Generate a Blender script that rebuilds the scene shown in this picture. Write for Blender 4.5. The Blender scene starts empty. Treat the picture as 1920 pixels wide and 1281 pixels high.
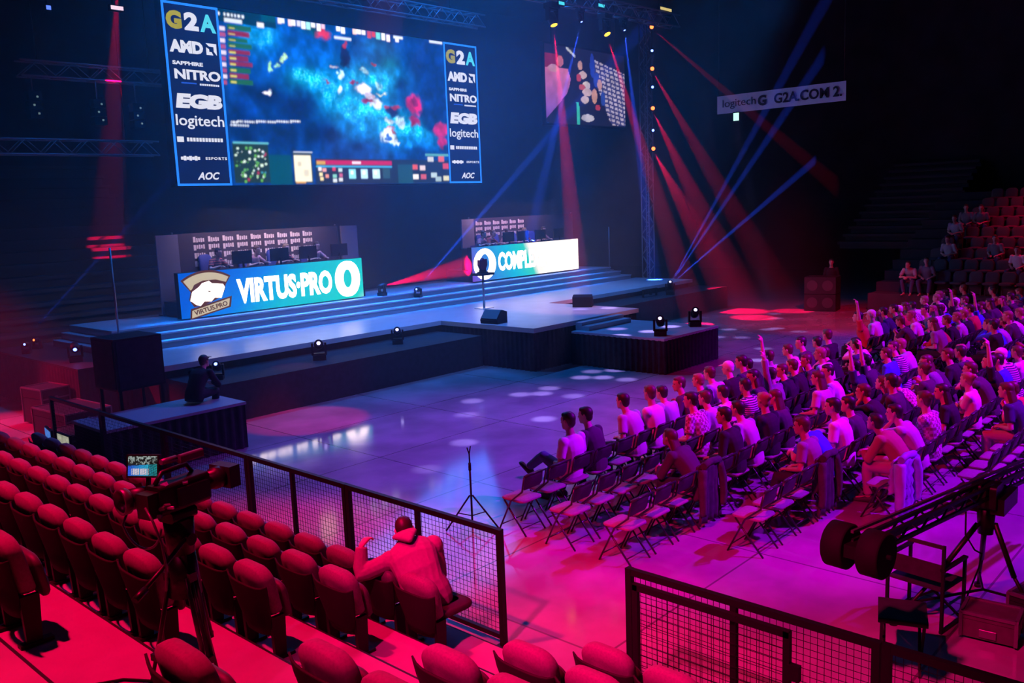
import bpy, math, random
import numpy as np
from mathutils import Vector, Matrix, Euler, Quaternion

R = math.radians
PI = math.pi
S = bpy.context.scene
COL = S.collection

# ------------------------------------------------------------------ camera
cam_d = bpy.data.cameras.new('camera')
cam = bpy.data.objects.new('camera', cam_d)
COL.objects.link(cam)
CAM = Vector((0.0, 0.0, 4.2))
_f, _yaw, _pit, _rol = 1660.492, 0.743618, 0.1522404, 0.0386748
cam_d.sensor_width = 36.0
cam_d.lens = _f / 1920.0 * 36.0
cam_d.clip_start = 0.05
cam_d.clip_end = 300.0
_fw = Vector((math.cos(_yaw) * math.cos(_pit), math.sin(_yaw) * math.cos(_pit), -math.sin(_pit)))
_r = Vector((math.sin(_yaw), -math.cos(_yaw), 0.0))
_d = _fw.cross(_r)
_r2 = math.cos(_rol) * _r + math.sin(_rol) * _d
_d2 = -math.sin(_rol) * _r + math.cos(_rol) * _d
_m = Matrix((_r2, -_d2, -_fw)).transposed().to_4x4()
_m.translation = CAM
cam.matrix_world = _m
S.camera = cam

# ------------------------------------------------------------------ view, world
S.view_settings.view_transform = 'Standard'
S.view_settings.look = 'None'
S.view_settings.gamma = 1.0
S.view_settings.use_curve_mapping = False
S.view_settings.exposure = 0.0
S.cycles.use_denoising = True
S.cycles.max_bounces = 5
S.cycles.diffuse_bounces = 2
S.cycles.glossy_bounces = 2
S.cycles.transmission_bounces = 2
S.cycles.volume_bounces = 0
S.cycles.transparent_max_bounces = 6
S.cycles.sample_clamp_indirect = 3.0
S.cycles.caustics_reflective = False
S.cycles.caustics_refractive = False
w = bpy.data.worlds.new('arena_dark')
S.world = w
w.use_nodes = True
w.node_tree.nodes['Background'].inputs[0].default_value = (0.10, 0.12, 0.35, 1)
w.node_tree.nodes['Background'].inputs[1].default_value = 0.012


# ------------------------------------------------------------------ lights
def spot(name, loc, target, col, energy, deg, blend=0.3, radius=0.05):
    d = bpy.data.lights.new(name, 'SPOT')
    d.color = col
    d.energy = energy
    d.spot_size = R(deg)
    d.spot_blend = blend
    d.shadow_soft_size = radius
    o = bpy.data.objects.new(name, d)
    COL.objects.link(o)
    o.location = loc
    v = Vector(target) - Vector(loc)
    o.rotation_euler = v.to_track_quat('-Z', 'Y').to_euler()
    return o


def area(name, loc, target, col, energy, sx, sy, spread=180):
    d = bpy.data.lights.new(name, 'AREA')
    d.shape = 'RECTANGLE'
    d.size, d.size_y = sx, sy
    d.spread = R(spread)
    d.color = col
    d.energy = energy
    o = bpy.data.objects.new(name, d)
    COL.objects.link(o)
    o.location = loc
    v = Vector(target) - Vector(loc)
    o.rotation_euler = v.to_track_quat('-Z', 'Z').to_euler()
    return o


RED = (1.0, 0.0, 0.07)
PINK = (1.0, 0.0, 0.16)
VIOLET = (0.42, 0.0, 1.0)
BLUE = (0.02, 0.08, 1.0)
SKYB = (0.10, 0.38, 1.0)
# red wash from the house truss high on the left, over the near stand and the crowd
spot('red_wash_stand', (0.0, 9.0, 14.8), (1.6, 7.6, 0.5), RED, 19000, 50, 0.35, 0.25)
spot('red_pool_gate', (-2.5, 3.0, 11.0), (7.2, 4.0, 0.0), PINK, 16500, 30, 0.9, 0.25)
spot('red_wash_crowd', (2.5, 9.0, 11.0), (17.0, 6.5, 1.0), RED, 8000, 40, 0.7, 0.25)
spot('red_far_floor', (22.0, 7.0, 11.0), (29.0, 12.3, 0.0), RED, 10000, 34, 0.9, 0.25)
# violet wash from behind the crowd
spot('violet_wash_crowd', (18.5, -3.5, 12.5), (14.0, 5.2, 0.5), VIOLET, 25000, 43, 0.5, 0.2)
spot('violet_wash_far', (26.0, -3.0, 12.5), (23.5, 6.0, 0.5), VIOLET, 16000, 36, 0.6, 0.2)
# blue spill over the open floor
spot('blue_wash_floor', (19.0, 11.5, 11.0), (9.0, 12.0, 0.0), (0.26, 0.07, 1.0), 3600, 58, 0.9, 0.3)
# stage wash from a row of lamps over the front of the floor
area('stage_wash', (16.0, 12.5, 10.5), (15.5, 18.8, 1.1), (0.10, 0.24, 1.0), 210, 8.0, 0.8, 50)
area('stage_wash_far', (25.0, 13.0, 10.5), (24.5, 19.0, 1.1), (0.02, 0.24, 1.0), 120, 6.0, 0.8, 50)
# blue lamps straight over the glossy steps
area('step_wash', (18.7, 20.7, 9.6), (18.7, 20.95, 1.3), (0.004, 0.16, 1.0), 420, 18.0, 0.3, 14)
for x in (13.5, 21.5):  # added blue fill from under the ceiling, tints the haze
    spot('added_haze_blue', (x, 20.4, 14.8), (x, 19.4, 0.0), (0.002, 0.20, 1.0), 5200, 110, 1.0, 0.4)
spot('red_ledge', (12.4, 12.2, 9.0), (11.1, 16.9, 0.82), RED, 1500, 5.5, 0.1, 0.02)
# added fill lights that brighten the backdrop prints inside the player booths
area('added_booth_fill', (14.4, 22.35, 4.3), (14.3, 23.2, 3.0), (1.0, 0.62, 0.75), 42, 4.5, 0.15, 140)
area('added_booth_fill_right', (25.0, 22.35, 4.3), (25.0, 23.2, 3.0), (1.0, 0.5, 0.7), 34, 4.5, 0.15, 140)
spot('thrust_pink', (17.0, 6.0, 11.0), (21.0, 17.0, 1.1), (1.0, 0.32, 0.40), 8000, 17, 0.7, 0.1)
# red moving heads that paint patches on the floor
spot('red_patch_floor', (11.6, 12.2, 11.5), (10.2, 15.2, 0.0), RED, 5500, 13, 0.35, 0.05)
spot('red_far_stand', (35.5, 5.5, 14.8), (36.5, 5.2, 3.0), RED, 9000, 50, 1.0, 0.1)
spot('red_backstage', (2.5, 24.0, 7.0), (6.0, 19.5, 0.0), RED, 11000, 34, 0.5, 0.1)
# glow of the LED walls
area('screen_glow', (17.2, 22.0, 7.4), (15.5, 8.0, 3.0), (0.002, 0.20, 1.0), 420, 11.0, 4.4)


# ------------------------------------------------------------------ helpers
def principled(name, col, rough=0.6, metal=0.0, emit=None, strength=0.0, noise=0.0, scale=6.0, bump=0.0, spec=0.5):
    m = bpy.data.materials.new(name)
    m.use_nodes = True
    nt = m.node_tree
    b = nt.nodes['Principled BSDF']
    c = (col[0], col[1], col[2], 1)
    b.inputs['Base Color'].default_value = c
    b.inputs['Roughness'].default_value = rough
    b.inputs['Metallic'].default_value = metal
    b.inputs['Specular IOR Level'].default_value = spec
    if emit is not None:
        b.inputs['Emission Color'].default_value = (emit[0], emit[1], emit[2], 1)
        b.inputs['Emission Strength'].default_value = strength
    if noise > 0 or bump > 0:
        tc = nt.nodes.new('ShaderNodeTexCoord')
        n = nt.nodes.new('ShaderNodeTexNoise')
        n.inputs['Scale'].default_value = scale
        n.inputs['Detail'].default_value = 4
        nt.links.new(tc.outputs['Object'], n.inputs['Vector'])
        if noise > 0:
            r = nt.nodes.new('ShaderNodeValToRGB')
            r.color_ramp.elements[0].color = tuple(max(0, x * (1 - noise)) for x in col) + (1,)
            r.color_ramp.elements[1].color = tuple(min(1, x * (1 + noise)) for x in col) + (1,)
            r.color_ramp.elements[0].position = 0.3
            r.color_ramp.elements[1].position = 0.7
            nt.links.new(n.outputs['Fac'], r.inputs['Fac'])
            nt.links.new(r.outputs['Color'], b.inputs['Base Color'])
        if bump > 0:
            bp = nt.nodes.new('ShaderNodeBump')
            bp.inputs['Strength'].default_value = bump
            bp.inputs['Distance'].default_value = 0.02
            nt.links.new(n.outputs['Fac'], bp.inputs['Height'])
            nt.links.new(bp.outputs['Normal'], b.inputs['Normal'])
    return m


def emitter(name, col, strength, sample=True):
    m = bpy.data.materials.new(name)
    m.use_nodes = True
    nt = m.node_tree
    for n in list(nt.nodes):
        if n.type != 'OUTPUT_MATERIAL':
            nt.nodes.remove(n)
    e = nt.nodes.new('ShaderNodeEmission')
    e.inputs[0].default_value = (col[0], col[1], col[2], 1)
    e.inputs[1].default_value = strength
    nt.links.new(e.outputs[0], nt.nodes['Material Output'].inputs[0])
    if not sample:
        m.cycles.emission_sampling = 'NONE'
    return m


class MB:
    """collects shapes into one mesh"""

    def __init__(self):
        self.v = []
        self.f = []
        self.sm = []

    def add(self, vs, fs, smooth=False):
        o = len(self.v)
        self.v += [tuple(x) for x in vs]
        for f in fs:
            self.f.append(tuple(i + o for i in f))
            self.sm.append(smooth)
        return self

    def box(self, c, s, rot=None, taper=None, M=None):
        hx, hy, hz = s[0] / 2, s[1] / 2, s[2] / 2
        tx, ty = taper if taper else (1, 1)
        vs = [Vector((x * hx * (tx if z > 0 else 1), y * hy * (ty if z > 0 else 1), z * hz)) for z in (-1, 1) for y in (-1, 1) for x in (-1, 1)]
        if rot is not None:
            e = Euler(rot).to_matrix()
            vs = [e @ v for v in vs]
        vs = [v + Vector(c) for v in vs]
        if M is not None:
            vs = [M @ v for v in vs]
        return self.add(vs, [(0, 2, 3, 1), (4, 5, 7, 6), (0, 1, 5, 4), (2, 6, 7, 3), (0, 4, 6, 2), (1, 3, 7, 5)])

    def rbox(self, c, s, r=0.02, rot=None, n=4):
        """box with rounded vertical-profile corners in its local XZ, extruded in Y"""
        hx, hz = s[0] / 2, s[2] / 2
        r = min(r, hx * 0.99, hz * 0.99)
        pts = []
        for cx, cz, a0 in ((hx - r, hz - r, 0), (-hx + r, hz - r, 90), (-hx + r, -hz + r, 180), (hx - r, -hz + r, 270)):
            for k in range(n + 1):
                a = R(a0 + 90 * k / n)
                pts.append((cx + r * math.cos(a), cz + r * math.sin(a)))
        return self.prism(pts, s[1], c, rot)

    def prism(self, pts, depth, c=(0, 0, 0), rot=None):
        """polygon in XZ extruded along Y, centred"""
        n = len(pts)
        vs = [Vector((x, -depth / 2, z)) for x, z in pts] + [Vector((x, depth / 2, z)) for x, z in pts]
        if rot is not None:
            e = Euler(rot).to_matrix()
            vs = [e @ v for v in vs]
        vs = [v + Vector(c) for v in vs]
        fs = [tuple(range(n)), tuple(range(2 * n - 1, n - 1, -1))]
        fs += [(i, n + i, n + (i + 1) % n, (i + 1) % n) for i in range(n)]
        return self.add(vs, fs)

    def tube(self, path, r, n=8, cap=True, smooth=True):
        """round tube through points; r is a number or a list (or list of (rx, ry))"""
        P = [Vector(p) for p in path]
        k = len(P)
        rs = r if isinstance(r, (list, tuple)) else [r] * k
        vs = []
        prev = None
        for i in range(k):
            t = (P[min(i + 1, k - 1)] - P[max(i - 1, 0)])
            t = t.normalized() if t.length > 1e-9 else Vector((0, 0, 1))
            if prev is None:
                a = Vector((0, 0, 1)) if abs(t.z) < 0.9 else Vector((1, 0, 0))
                u = t.cross(a).normalized()
            else:
                u = (prev - t * prev.dot(t)).normalized()
            prev = u
            w_ = t.cross(u)
            rr = rs[i]
            ra, rb = rr if isinstance(rr, (list, tuple)) else (rr, rr)
            for j in range(n):
                an = 2 * PI * j / n
                vs.append(P[i] + u * (math.cos(an) * ra) + w_ * (math.sin(an) * rb))
        fs = []
        for i in range(k - 1):
            for j in range(n):
                fs.append((i * n + j, i * n + (j + 1) % n, (i + 1) * n + (j + 1) % n, (i + 1) * n + j))
        self.add(vs, fs, smooth)
        if cap:
            o = len(self.v) - len(vs)
            self.f.append(tuple(o + j for j in range(n - 1, -1, -1)))
            self.sm.append(False)
            self.f.append(tuple(o + (k - 1) * n + j for j in range(n)))
            self.sm.append(False)
        return self

    def bar(self, a, b, wd, ht=None):
        """square bar from a to b"""
        ht = ht or wd
        a, b = Vector(a), Vector(b)
        t = (b - a).normalized()
        up = Vector((0, 0, 1)) if abs(t.z) < 0.95 else Vector((1, 0, 0))
        u = t.cross(up).normalized() * (wd / 2)
        q = u.normalized().cross(t) * (ht / 2)
        vs = [p + x * u + y * q for p in (a, b) for x, y in ((-1, -1), (1, -1), (1, 1), (-1, 1))]
        return self.add(vs, [(3, 2, 1, 0), (4, 5, 6, 7), (0, 1, 5, 4), (1, 2, 6, 5), (2, 3, 7, 6), (3, 0, 4, 7)])

    def loft(self, rings, cap=True, smooth=True):
        n = len(rings[0])
        k = len(rings)
        vs = [v for r_ in rings for v in r_]
        fs = []
        for i in range(k - 1):
            for j in range(n):
                fs.append((i * n + j, i * n + (j + 1) % n, (i + 1) * n + (j + 1) % n, (i + 1) * n + j))
        self.add(vs, fs, smooth)
        if cap:
            o = len(self.v) - len(vs)
            self.f.append(tuple(o + j for j in range(n - 1, -1, -1)))
            self.sm.append(smooth)
            self.f.append(tuple(o + (k - 1) * n + j for j in range(n)))
            self.sm.append(smooth)
        return self

    def ball(self, c, rx, ry=None, rz=None, M=None, nu=14, nv=9):
        ry = ry or rx
        rz = rz or rx
        rings = []
        for i in range(1, nv):
            a = PI * i / nv
            rings.append([Vector((rx * math.sin(a) * math.cos(2 * PI * j / nu), ry * math.sin(a) * math.sin(2 * PI * j / nu), -rz * math.cos(a))) for j in range(nu)])
        f = (lambda v: M @ v + Vector(c)) if M is not None else (lambda v: v + Vector(c))
        return self.loft([[f(v) for v in r_] for r_ in rings])

    def mesh(self, name):
        me = bpy.data.meshes.new(name)
        me.from_pydata(self.v, [], self.f)
        me.polygons.foreach_set('use_smooth', self.sm)
        me.update()
        return me

    def build(self, name, mat, parent=None, loc=None):
        return link(name, self.mesh(name), mat, parent, loc)


def link(name, me, mat, parent=None, loc=None):
    o = bpy.data.objects.new(name, me)
    COL.objects.link(o)
    if mat is not None:
        if me.materials:
            o.material_slots[0].link = 'OBJECT'
            o.material_slots[0].material = mat
        else:
            me.materials.append(mat)
    if parent is not None:
        o.parent = parent
    if loc is not None:
        o.location = loc
    return o


def tag(o, label=None, cat=None, group=None, kind=None):
    if label:
        o['label'] = label
    if cat:
        o['category'] = cat
    if group:
        o['group'] = group
    if kind:
        o['kind'] = kind
    return o


def thing(name, label, cat, loc=(0, 0, 0), rotz=0.0, group=None):
    o = bpy.data.objects.new(name, None)
    o.empty_display_size = 0.2
    COL.objects.link(o)
    o.location = loc
    o.rotation_euler = (0, 0, rotz)
    return tag(o, label, cat, group)


KIDS = {}


def copy_tree(src, loc, rotz=0.0, label=None, group=None):
    c = src.copy()
    COL.objects.link(c)
    c.location = loc
    c.rotation_euler = (0, 0, rotz)
    if label:
        c['label'] = label
    if group:
        c['group'] = group
    for ch in src.children:
        d = ch.copy()
        COL.objects.link(d)
        d.parent = c
        for g in ch.children:
            e = g.copy()
            COL.objects.link(e)
            e.parent = d
    return c


def evaluated(o):
    dg = bpy.context.evaluated_depsgraph_get()
    dg.update()
    me = bpy.data.meshes.new_from_object(o.evaluated_get(dg))
    return me


def remesh(mb, voxel, smooth=2, name='tmp'):
    """union of overlapping closed shapes as one continuous skin"""
    o = mb.build(name, None)
    m = o.modifiers.new('r', 'REMESH')
    m.mode = 'VOXEL'
    m.voxel_size = voxel
    if smooth:
        s = o.modifiers.new('s', 'SMOOTH')
        s.iterations = smooth
        s.factor = 0.5
    me = evaluated(o)
    old = o.data
    bpy.data.objects.remove(o)
    bpy.data.meshes.remove(old)
    me.name = name
    me.polygons.foreach_set('use_smooth', [True] * len(me.polygons))
    return me


def text_mesh(body, size, depth=0.01, bold=0.0, shear=0.0, align='CENTER', sx=1.0, space=1.0):
    c = bpy.data.curves.new('lettering', 'FONT')
    c.body = body
    c.size = size
    c.extrude = depth
    c.offset = bold
    c.shear = shear
    c.align_x = align
    c.align_y = 'CENTER'
    c.space_character = space
    c.resolution_u = 3
    o = bpy.data.objects.new('lettering', c)
    COL.objects.link(o)
    me = evaluated(o)
    bpy.data.objects.remove(o)
    bpy.data.curves.remove(c)
    if sx != 1.0:
        me.transform(Matrix.Diagonal((sx, 1, 1, 1)))
    return me


def text_at(name, body, size, centre, mat, parent, face='-Y', width=None, height=None, **kw):
    """lettering standing upright, read from the side `face`; scaled to width x height when given"""
    me = text_mesh(body, size, **kw)
    xs = [v.co.x for v in me.vertices]
    ys = [v.co.y for v in me.vertices]
    if not xs:
        return None
    me.transform(Matrix.Translation((-(min(xs) + max(xs)) / 2, -(min(ys) + max(ys)) / 2, 0)))
    if width:
        me.transform(Matrix.Diagonal((width / (max(xs) - min(xs)), 1, 1, 1)))
    if height:
        me.transform(Matrix.Diagonal((1, height / (max(ys) - min(ys)), 1, 1)))
    me.transform(Matrix.Rotation(PI / 2, 4, 'X'))
    if face == '-X':
        me.transform(Matrix.Rotation(-PI / 2, 4, 'Z'))
    me.transform(Matrix.Translation(centre))
    me.materials.clear()
    return link(name, me, mat, parent)


# ------------------------------------------------------------------ materials
M = {}
M['black'] = principled('black_paint', (0.009, 0.009, 0.011), 0.55, spec=0.25)
M['steel_black'] = principled('black_powder_coat', (0.006, 0.006, 0.008), 0.5, spec=0.25)
M['drape'] = principled('black_molton', (0.016, 0.016, 0.02), 0.9, noise=0.4, scale=8)
M['plastic'] = principled('dark_seat_plastic', (0.018, 0.014, 0.016), 0.8, spec=0.2)
M['fabric'] = principled('seat_fabric', (0.19, 0.15, 0.16), 0.9, noise=0.12, scale=60)
M['metal'] = principled('grey_metal', (0.35, 0.35, 0.37), 0.35, 0.8)
M['truss'] = principled('truss_aluminium', (0.30, 0.30, 0.32), 0.45, 0.5)
M['rubber'] = principled('black_rubber', (0.006, 0.006, 0.007), 0.8, spec=0.2)
M['white'] = principled('white_vinyl', (0.75, 0.74, 0.75), 0.7)
M['lens_white'] = emitter('lamp_white', (0.55, 0.48, 1.0), 4, False)
M['lens_blue'] = emitter('lamp_blue', (0.10, 0.16, 1.0), 9, False)
M['lens_red'] = emitter('lamp_red', (1.0, 0.10, 0.02), 7, False)
M['lens_amber'] = emitter('lamp_amber', (1.0, 0.45, 0.02), 5, False)


# ------------------------------------------------------------------ the setting
def struct(name, mb, mat):
    return tag(mb.build(name, mat), kind='structure')


def floor_material():
    m = principled('sealed_concrete', (0.33, 0.31, 0.33), 0.1, spec=1.0)
    nt = m.node_tree
    b = nt.nodes['Principled BSDF']
    tc = nt.nodes.new('ShaderNodeTexCoord')
    n = nt.nodes.new('ShaderNodeTexNoise')
    n.inputs['Scale'].default_value = 0.9
    n.inputs['Detail'].default_value = 6
    nt.links.new(tc.outputs['Object'], n.inputs['Vector'])
    br = nt.nodes.new('ShaderNodeTexBrick')
    br.offset = 0.0
    br.inputs['Scale'].default_value = 1.0
    br.inputs['Brick Width'].default_value = 3.1
    br.inputs['Row Height'].default_value = 2.35
    br.inputs['Mortar Size'].default_value = 0.014
    br.inputs['Mortar Smooth'].default_value = 0.2
    br.inputs['Color1'].default_value = (1, 1, 1, 1)
    br.inputs['Color2'].default_value = (0.93, 0.93, 0.93, 1)
    br.inputs['Mortar'].default_value = (0.42, 0.42, 0.42, 1)
    nt.links.new(tc.outputs['Object'], br.inputs['Vector'])
    r = nt.nodes.new('ShaderNodeValToRGB')
    r.color_ramp.elements[0].color = (0.25, 0.235, 0.25, 1)
    r.color_ramp.elements[1].color = (0.38, 0.36, 0.38, 1)
    r.color_ramp.elements[0].position = 0.35
    r.color_ramp.elements[1].position = 0.65
    nt.links.new(n.outputs['Fac'], r.inputs['Fac'])
    mx = nt.nodes.new('ShaderNodeMix')
    mx.data_type = 'RGBA'
    mx.blend_type = 'MULTIPLY'
    mx.inputs[0].default_value = 1.0
    nt.links.new(r.outputs['Color'], mx.inputs[6])
    nt.links.new(br.outputs['Color'], mx.inputs[7])
    nt.links.new(mx.outputs[2], b.inputs['Base Color'])
    rr = nt.nodes.new('ShaderNodeMapRange')
    rr.inputs[3].default_value = 0.05
    rr.inputs[4].default_value = 0.13
    nt.links.new(n.outputs['Fac'], rr.inputs[0])
    nt.links.new(rr.outputs[0], b.inputs['Roughness'])
    return m


M['floor'] = floor_material()
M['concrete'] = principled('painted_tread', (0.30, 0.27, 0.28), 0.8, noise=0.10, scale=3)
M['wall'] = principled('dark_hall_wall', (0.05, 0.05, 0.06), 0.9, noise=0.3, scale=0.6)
M['tier'] = principled('bleacher_board', (0.09, 0.085, 0.10), 0.7)

b = MB()
b.box((22, 8, -0.05), (62, 72, 0.1))
struct('floor', b, M['floor'])
b = MB()
b.box((20, 39.1, 8), (66, 0.2, 16))
struct('wall_back', b, M['wall'])
b = MB()
b.box((48.1, 8, 8), (0.2, 66, 16))
struct('wall_right', b, M['wall'])
b = MB()
b.box((20, 8, 16.1), (66, 66, 0.2))
struct('ceiling', b, M['wall'])

# the near stand: seating treads rising towards the camera
ROWX = [4.75, 4.0, 3.25, 2.5, 1.75, 1.0]        # x of each seat back, front row first
TREAD = [0.365 + 0.30 * i for i in range(6)]
b = MB()
for i in range(9):
    x1 = 5.22 - 0.75 * i
    z = 0.365 + 0.30 * i
    # no steps inside the neighbour: each tread runs back under the next one
    b.box((x1 - 0.41, 6.0, z / 2), (0.82, 34.0, z))
struct('floor_stand_near', b, M['concrete'])
b = MB()
for i in range(9):
    x1 = 5.22 - 0.75 * i
    z = 0.365 + 0.30 * i
    b.box((x1 + 0.006, 6.0, z - 0.03), (0.03, 33.9, 0.055))
struct('trim_tread_edge', b, M['black'])

# bleacher tiers beyond the stage, left and right of the LED wall
def tiers(name, x0, x1, y0, y1, n, z0, dz, face):
    q = MB()
    for i in range(n):
        z = z0 + dz * i
        if face == '-Y':
            y = y0 + (y1 - y0) * i / n
            q.box(((x0 + x1) / 2, (y + y1) / 2, z - 0.06), (x1 - x0, y1 - y, 0.12))
            q.box(((x0 + x1) / 2, (y + y1) / 2 + 0.15, z - dz / 2 - 0.06), (x1 - x0, y1 - y - 0.3, dz - 0.12))
        else:
            x = x0 + (x1 - x0) * i / n
            q.box(((x + x1) / 2, (y0 + y1) / 2, z - 0.06), (x1 - x, y1 - y0, 0.12))
            q.box(((x + x1) / 2 + 0.15, (y0 + y1) / 2, z - dz / 2 - 0.06), (x1 - x - 0.3, y1 - y0, dz - 0.12))
    return struct(name, q, M['tier'])


tiers('floor_bleacher_left', 4.0, 16.0, 29.0, 38.0, 16, 0.45, 0.40, '-Y')
tiers('floor_bleacher_right', 40.0, 47.5, 12.4, 16.4, 12, 2.0, 0.32, '-X')
FARX = [32.3 + 0.8 * i for i in range(11)]
FARZ = [0.62 + 0.34 * i for i in range(11)]
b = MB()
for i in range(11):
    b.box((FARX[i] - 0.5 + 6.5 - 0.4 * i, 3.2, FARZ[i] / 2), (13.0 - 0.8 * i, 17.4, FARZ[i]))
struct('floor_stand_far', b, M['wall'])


# ------------------------------------------------------------------ stage
M['deck'] = principled('stage_deck_vinyl', (0.45, 0.45, 0.47), 0.35, noise=0.08, scale=2)
M['gloss'] = principled('gloss_step', (0.32, 0.32, 0.36), 0.2)
M['edge'] = principled('aluminium_nosing', (0.75, 0.75, 0.78), 0.3, 0.6)
DZ = 1.115
t = thing('stage', 'long low stage with pale deck and three glossy blue lit steps under the player booths', 'stage', (19, 18, 0))
L = Vector((-19, -18, 0))


def sbox(mb, x0, x1, y0, y1, z0, z1):
    mb.box(((x0 + x1) / 2 - 19, (y0 + y1) / 2 - 18, (z0 + z1) / 2), (x1 - x0, y1 - y0, z1 - z0))


b = MB()
sbox(b, 8.44, 30.0, 17.97, 20.6, DZ - 0.12, DZ)
sbox(b, 16.65, 21.3, 14.55, 17.97, DZ - 0.12, DZ)
b.build('deck', M['deck'], t)
b = MB()
sbox(b, 8.6, 29.9, 18.1, 23.6, 0, DZ - 0.12)
b.build('substructure', M['drape'], t)
b = MB()
sbox(b, 8.7, 16.6, 16.35, 18.1, 0, 0.82)
b.build('ledge', M['drape'], t)
b = MB()
sbox(b, 21.35, 30.6, 16.8, 18.1, 0, 0.82)
b.build('ledge', M['drape'], t)
# pleated black skirt of the thrust
b = MB()
def pleat(mb, x0, y0, x1, y1, z0, z1, amp=0.025, pitch=0.16):
    n = max(4, int(math.hypot(x1 - x0, y1 - y0) / pitch) * 4)
    nx, ny = (y1 - y0), -(x1 - x0)
    ln = math.hypot(nx, ny)
    nx, ny = nx / ln, ny / ln
    lo, hi = [], []
    for i in range(n + 1):
        u = i / n
        a = amp * math.sin(i * PI / 2)
        lo.append((x0 + (x1 - x0) * u + nx * a * 1.5, y0 + (y1 - y0) * u + ny * a * 1.5, z0))
        hi.append((x0 + (x1 - x0) * u + nx * a * 0.5, y0 + (y1 - y0) * u + ny * a * 0.5, z1))
    mb.add(lo + hi, [(i, i + 1, n + 2 + i, n + 1 + i) for i in range(n)], True)


pleat(b, 16.68 - 19, 18.0 - 18, 16.68 - 19, 14.6 - 18, 0.0, DZ - 0.1)
pleat(b, 16.68 - 19, 14.6 - 18, 21.25 - 19, 14.6 - 18, 0.0, DZ - 0.1)
pleat(b, 21.25 - 19, 14.6 - 18, 21.25 - 19, 18.0 - 18, 0.0, DZ - 0.1)
b.build('skirt', M['drape'], t)
for k in range(3):
    b = MB()
    y0 = 20.5 + 0.32 * k
    sbox(b, 8.5 + 0.22 * k, 29.5 - 0.25 * k, y0, 23.6, DZ + 0.165 * k, DZ + 0.165 * (k + 1) - 0.03)
    s = b.build('step', M['gloss'], t)
    b = MB()
    sbox(b, 8.5 + 0.22 * k, 29.5 - 0.25 * k, y0 - 0.02, 23.6, DZ + 0.165 * (k + 1) - 0.03, DZ + 0.165 * (k + 1))
    b.build('tread', M['deck'], s)
    b = MB()
    sbox(b, 8.5 + 0.22 * k, 29.5 - 0.25 * k, y0 - 0.03, y0 - 0.02, DZ + 0.165 * (k + 1) - 0.035, DZ + 0.165 * (k + 1) + 0.004)
    b.build('nosing', M['edge'], s)
RZ = DZ + 0.497

# low front platform and the step up to the thrust
t = thing('low_platform', 'low black skirted platform in front of the stage thrust, lit spots on its top', 'platform', (19.3, 13.0, 0))
b = MB()
b.box((0, 0, 0.85), (2.6, 2.85, 0.06))
b.build('deck', M['deck'], t)
b = MB()
b.box((0, 0, 0.41), (2.5, 2.75, 0.82))
pleat(b, -1.3, 1.42, -1.3, -1.42, 0.0, 0.83)
pleat(b, -1.3, -1.42, 1.3, -1.42, 0.0, 0.83)
pleat(b, 1.3, -1.42, 1.3, 1.42, 0.0, 0.83)
b.build('skirt', M['drape'], t)
o = MB().box((0, 0, 0.06), (1.9, 0.45, 0.12)).box((0, 0.12, 0.16), (1.9, 0.2, 0.09)).build('platform_step', M['deck'])
o.location = (19.2, 14.25, 0.88)
tag(o, 'pale shallow step leading from the low platform up to the thrust', 'step')


# ------------------------------------------------------------------ LED walls under the players
def led_gradient(name, stops, strength, x0, x1, z0=None, z1=None, slope=0.0):
    m = emitter(name, (1, 1, 1), strength)
    nt = m.node_tree
    e = [n for n in nt.nodes if n.type == 'EMISSION'][0]
    tc = nt.nodes.new('ShaderNodeTexCoord')
    sp = nt.nodes.new('ShaderNodeSeparateXYZ')
    nt.links.new(tc.outputs['Object'], sp.inputs[0])
    ad = nt.nodes.new('ShaderNodeMath')
    ad.operation = 'MULTIPLY_ADD'
    ad.inputs[1].default_value = slope
    nt.links.new(sp.outputs['Z'], ad.inputs[0])
    nt.links.new(sp.outputs['X'], ad.inputs[2])
    mr = nt.nodes.new('ShaderNodeMapRange')
    mr.inputs[1].default_value = x0
    mr.inputs[2].default_value = x1
    nt.links.new(ad.outputs[0], mr.inputs[0])
    r = nt.nodes.new('ShaderNodeValToRGB')
    while len(r.color_ramp.elements) < len(stops):
        r.color_ramp.elements.new(0.5)
    for el, (p_, c_) in zip(r.color_ramp.elements, stops):
        el.position = p_
        el.color = c_ + (1,)
    nt.links.new(mr.outputs[0], r.inputs[0])
    nt.links.new(r.outputs[0], e.inputs[0])
    return m


M['cream'] = emitter('led_white', (1.0, 0.80, 0.74), 4.5, False)
M['ledblack'] = emitter('led_black', (0.01, 0.005, 0.03), 1.0, False)
M['tan'] = emitter('led_tan', (0.62, 0.52, 0.36), 1.0, False)
M['wine'] = emitter('led_wine', (0.16, 0.0, 0.06), 1.0, False)
M['brown'] = emitter('led_brown', (0.10, 0.03, 0.02), 1.0, False)


def flat(name, pts, mat, parent, y, depth=0.004):
    """emissive shape of the picture on an LED wall, XZ outline facing -Y"""
    mb = MB()
    mb.prism([(p_[0], p_[1]) for p_ in pts], depth, (0, y, 0))
    return mb.build(name, mat, parent)


PW, PH = 5.85, 1.17
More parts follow.
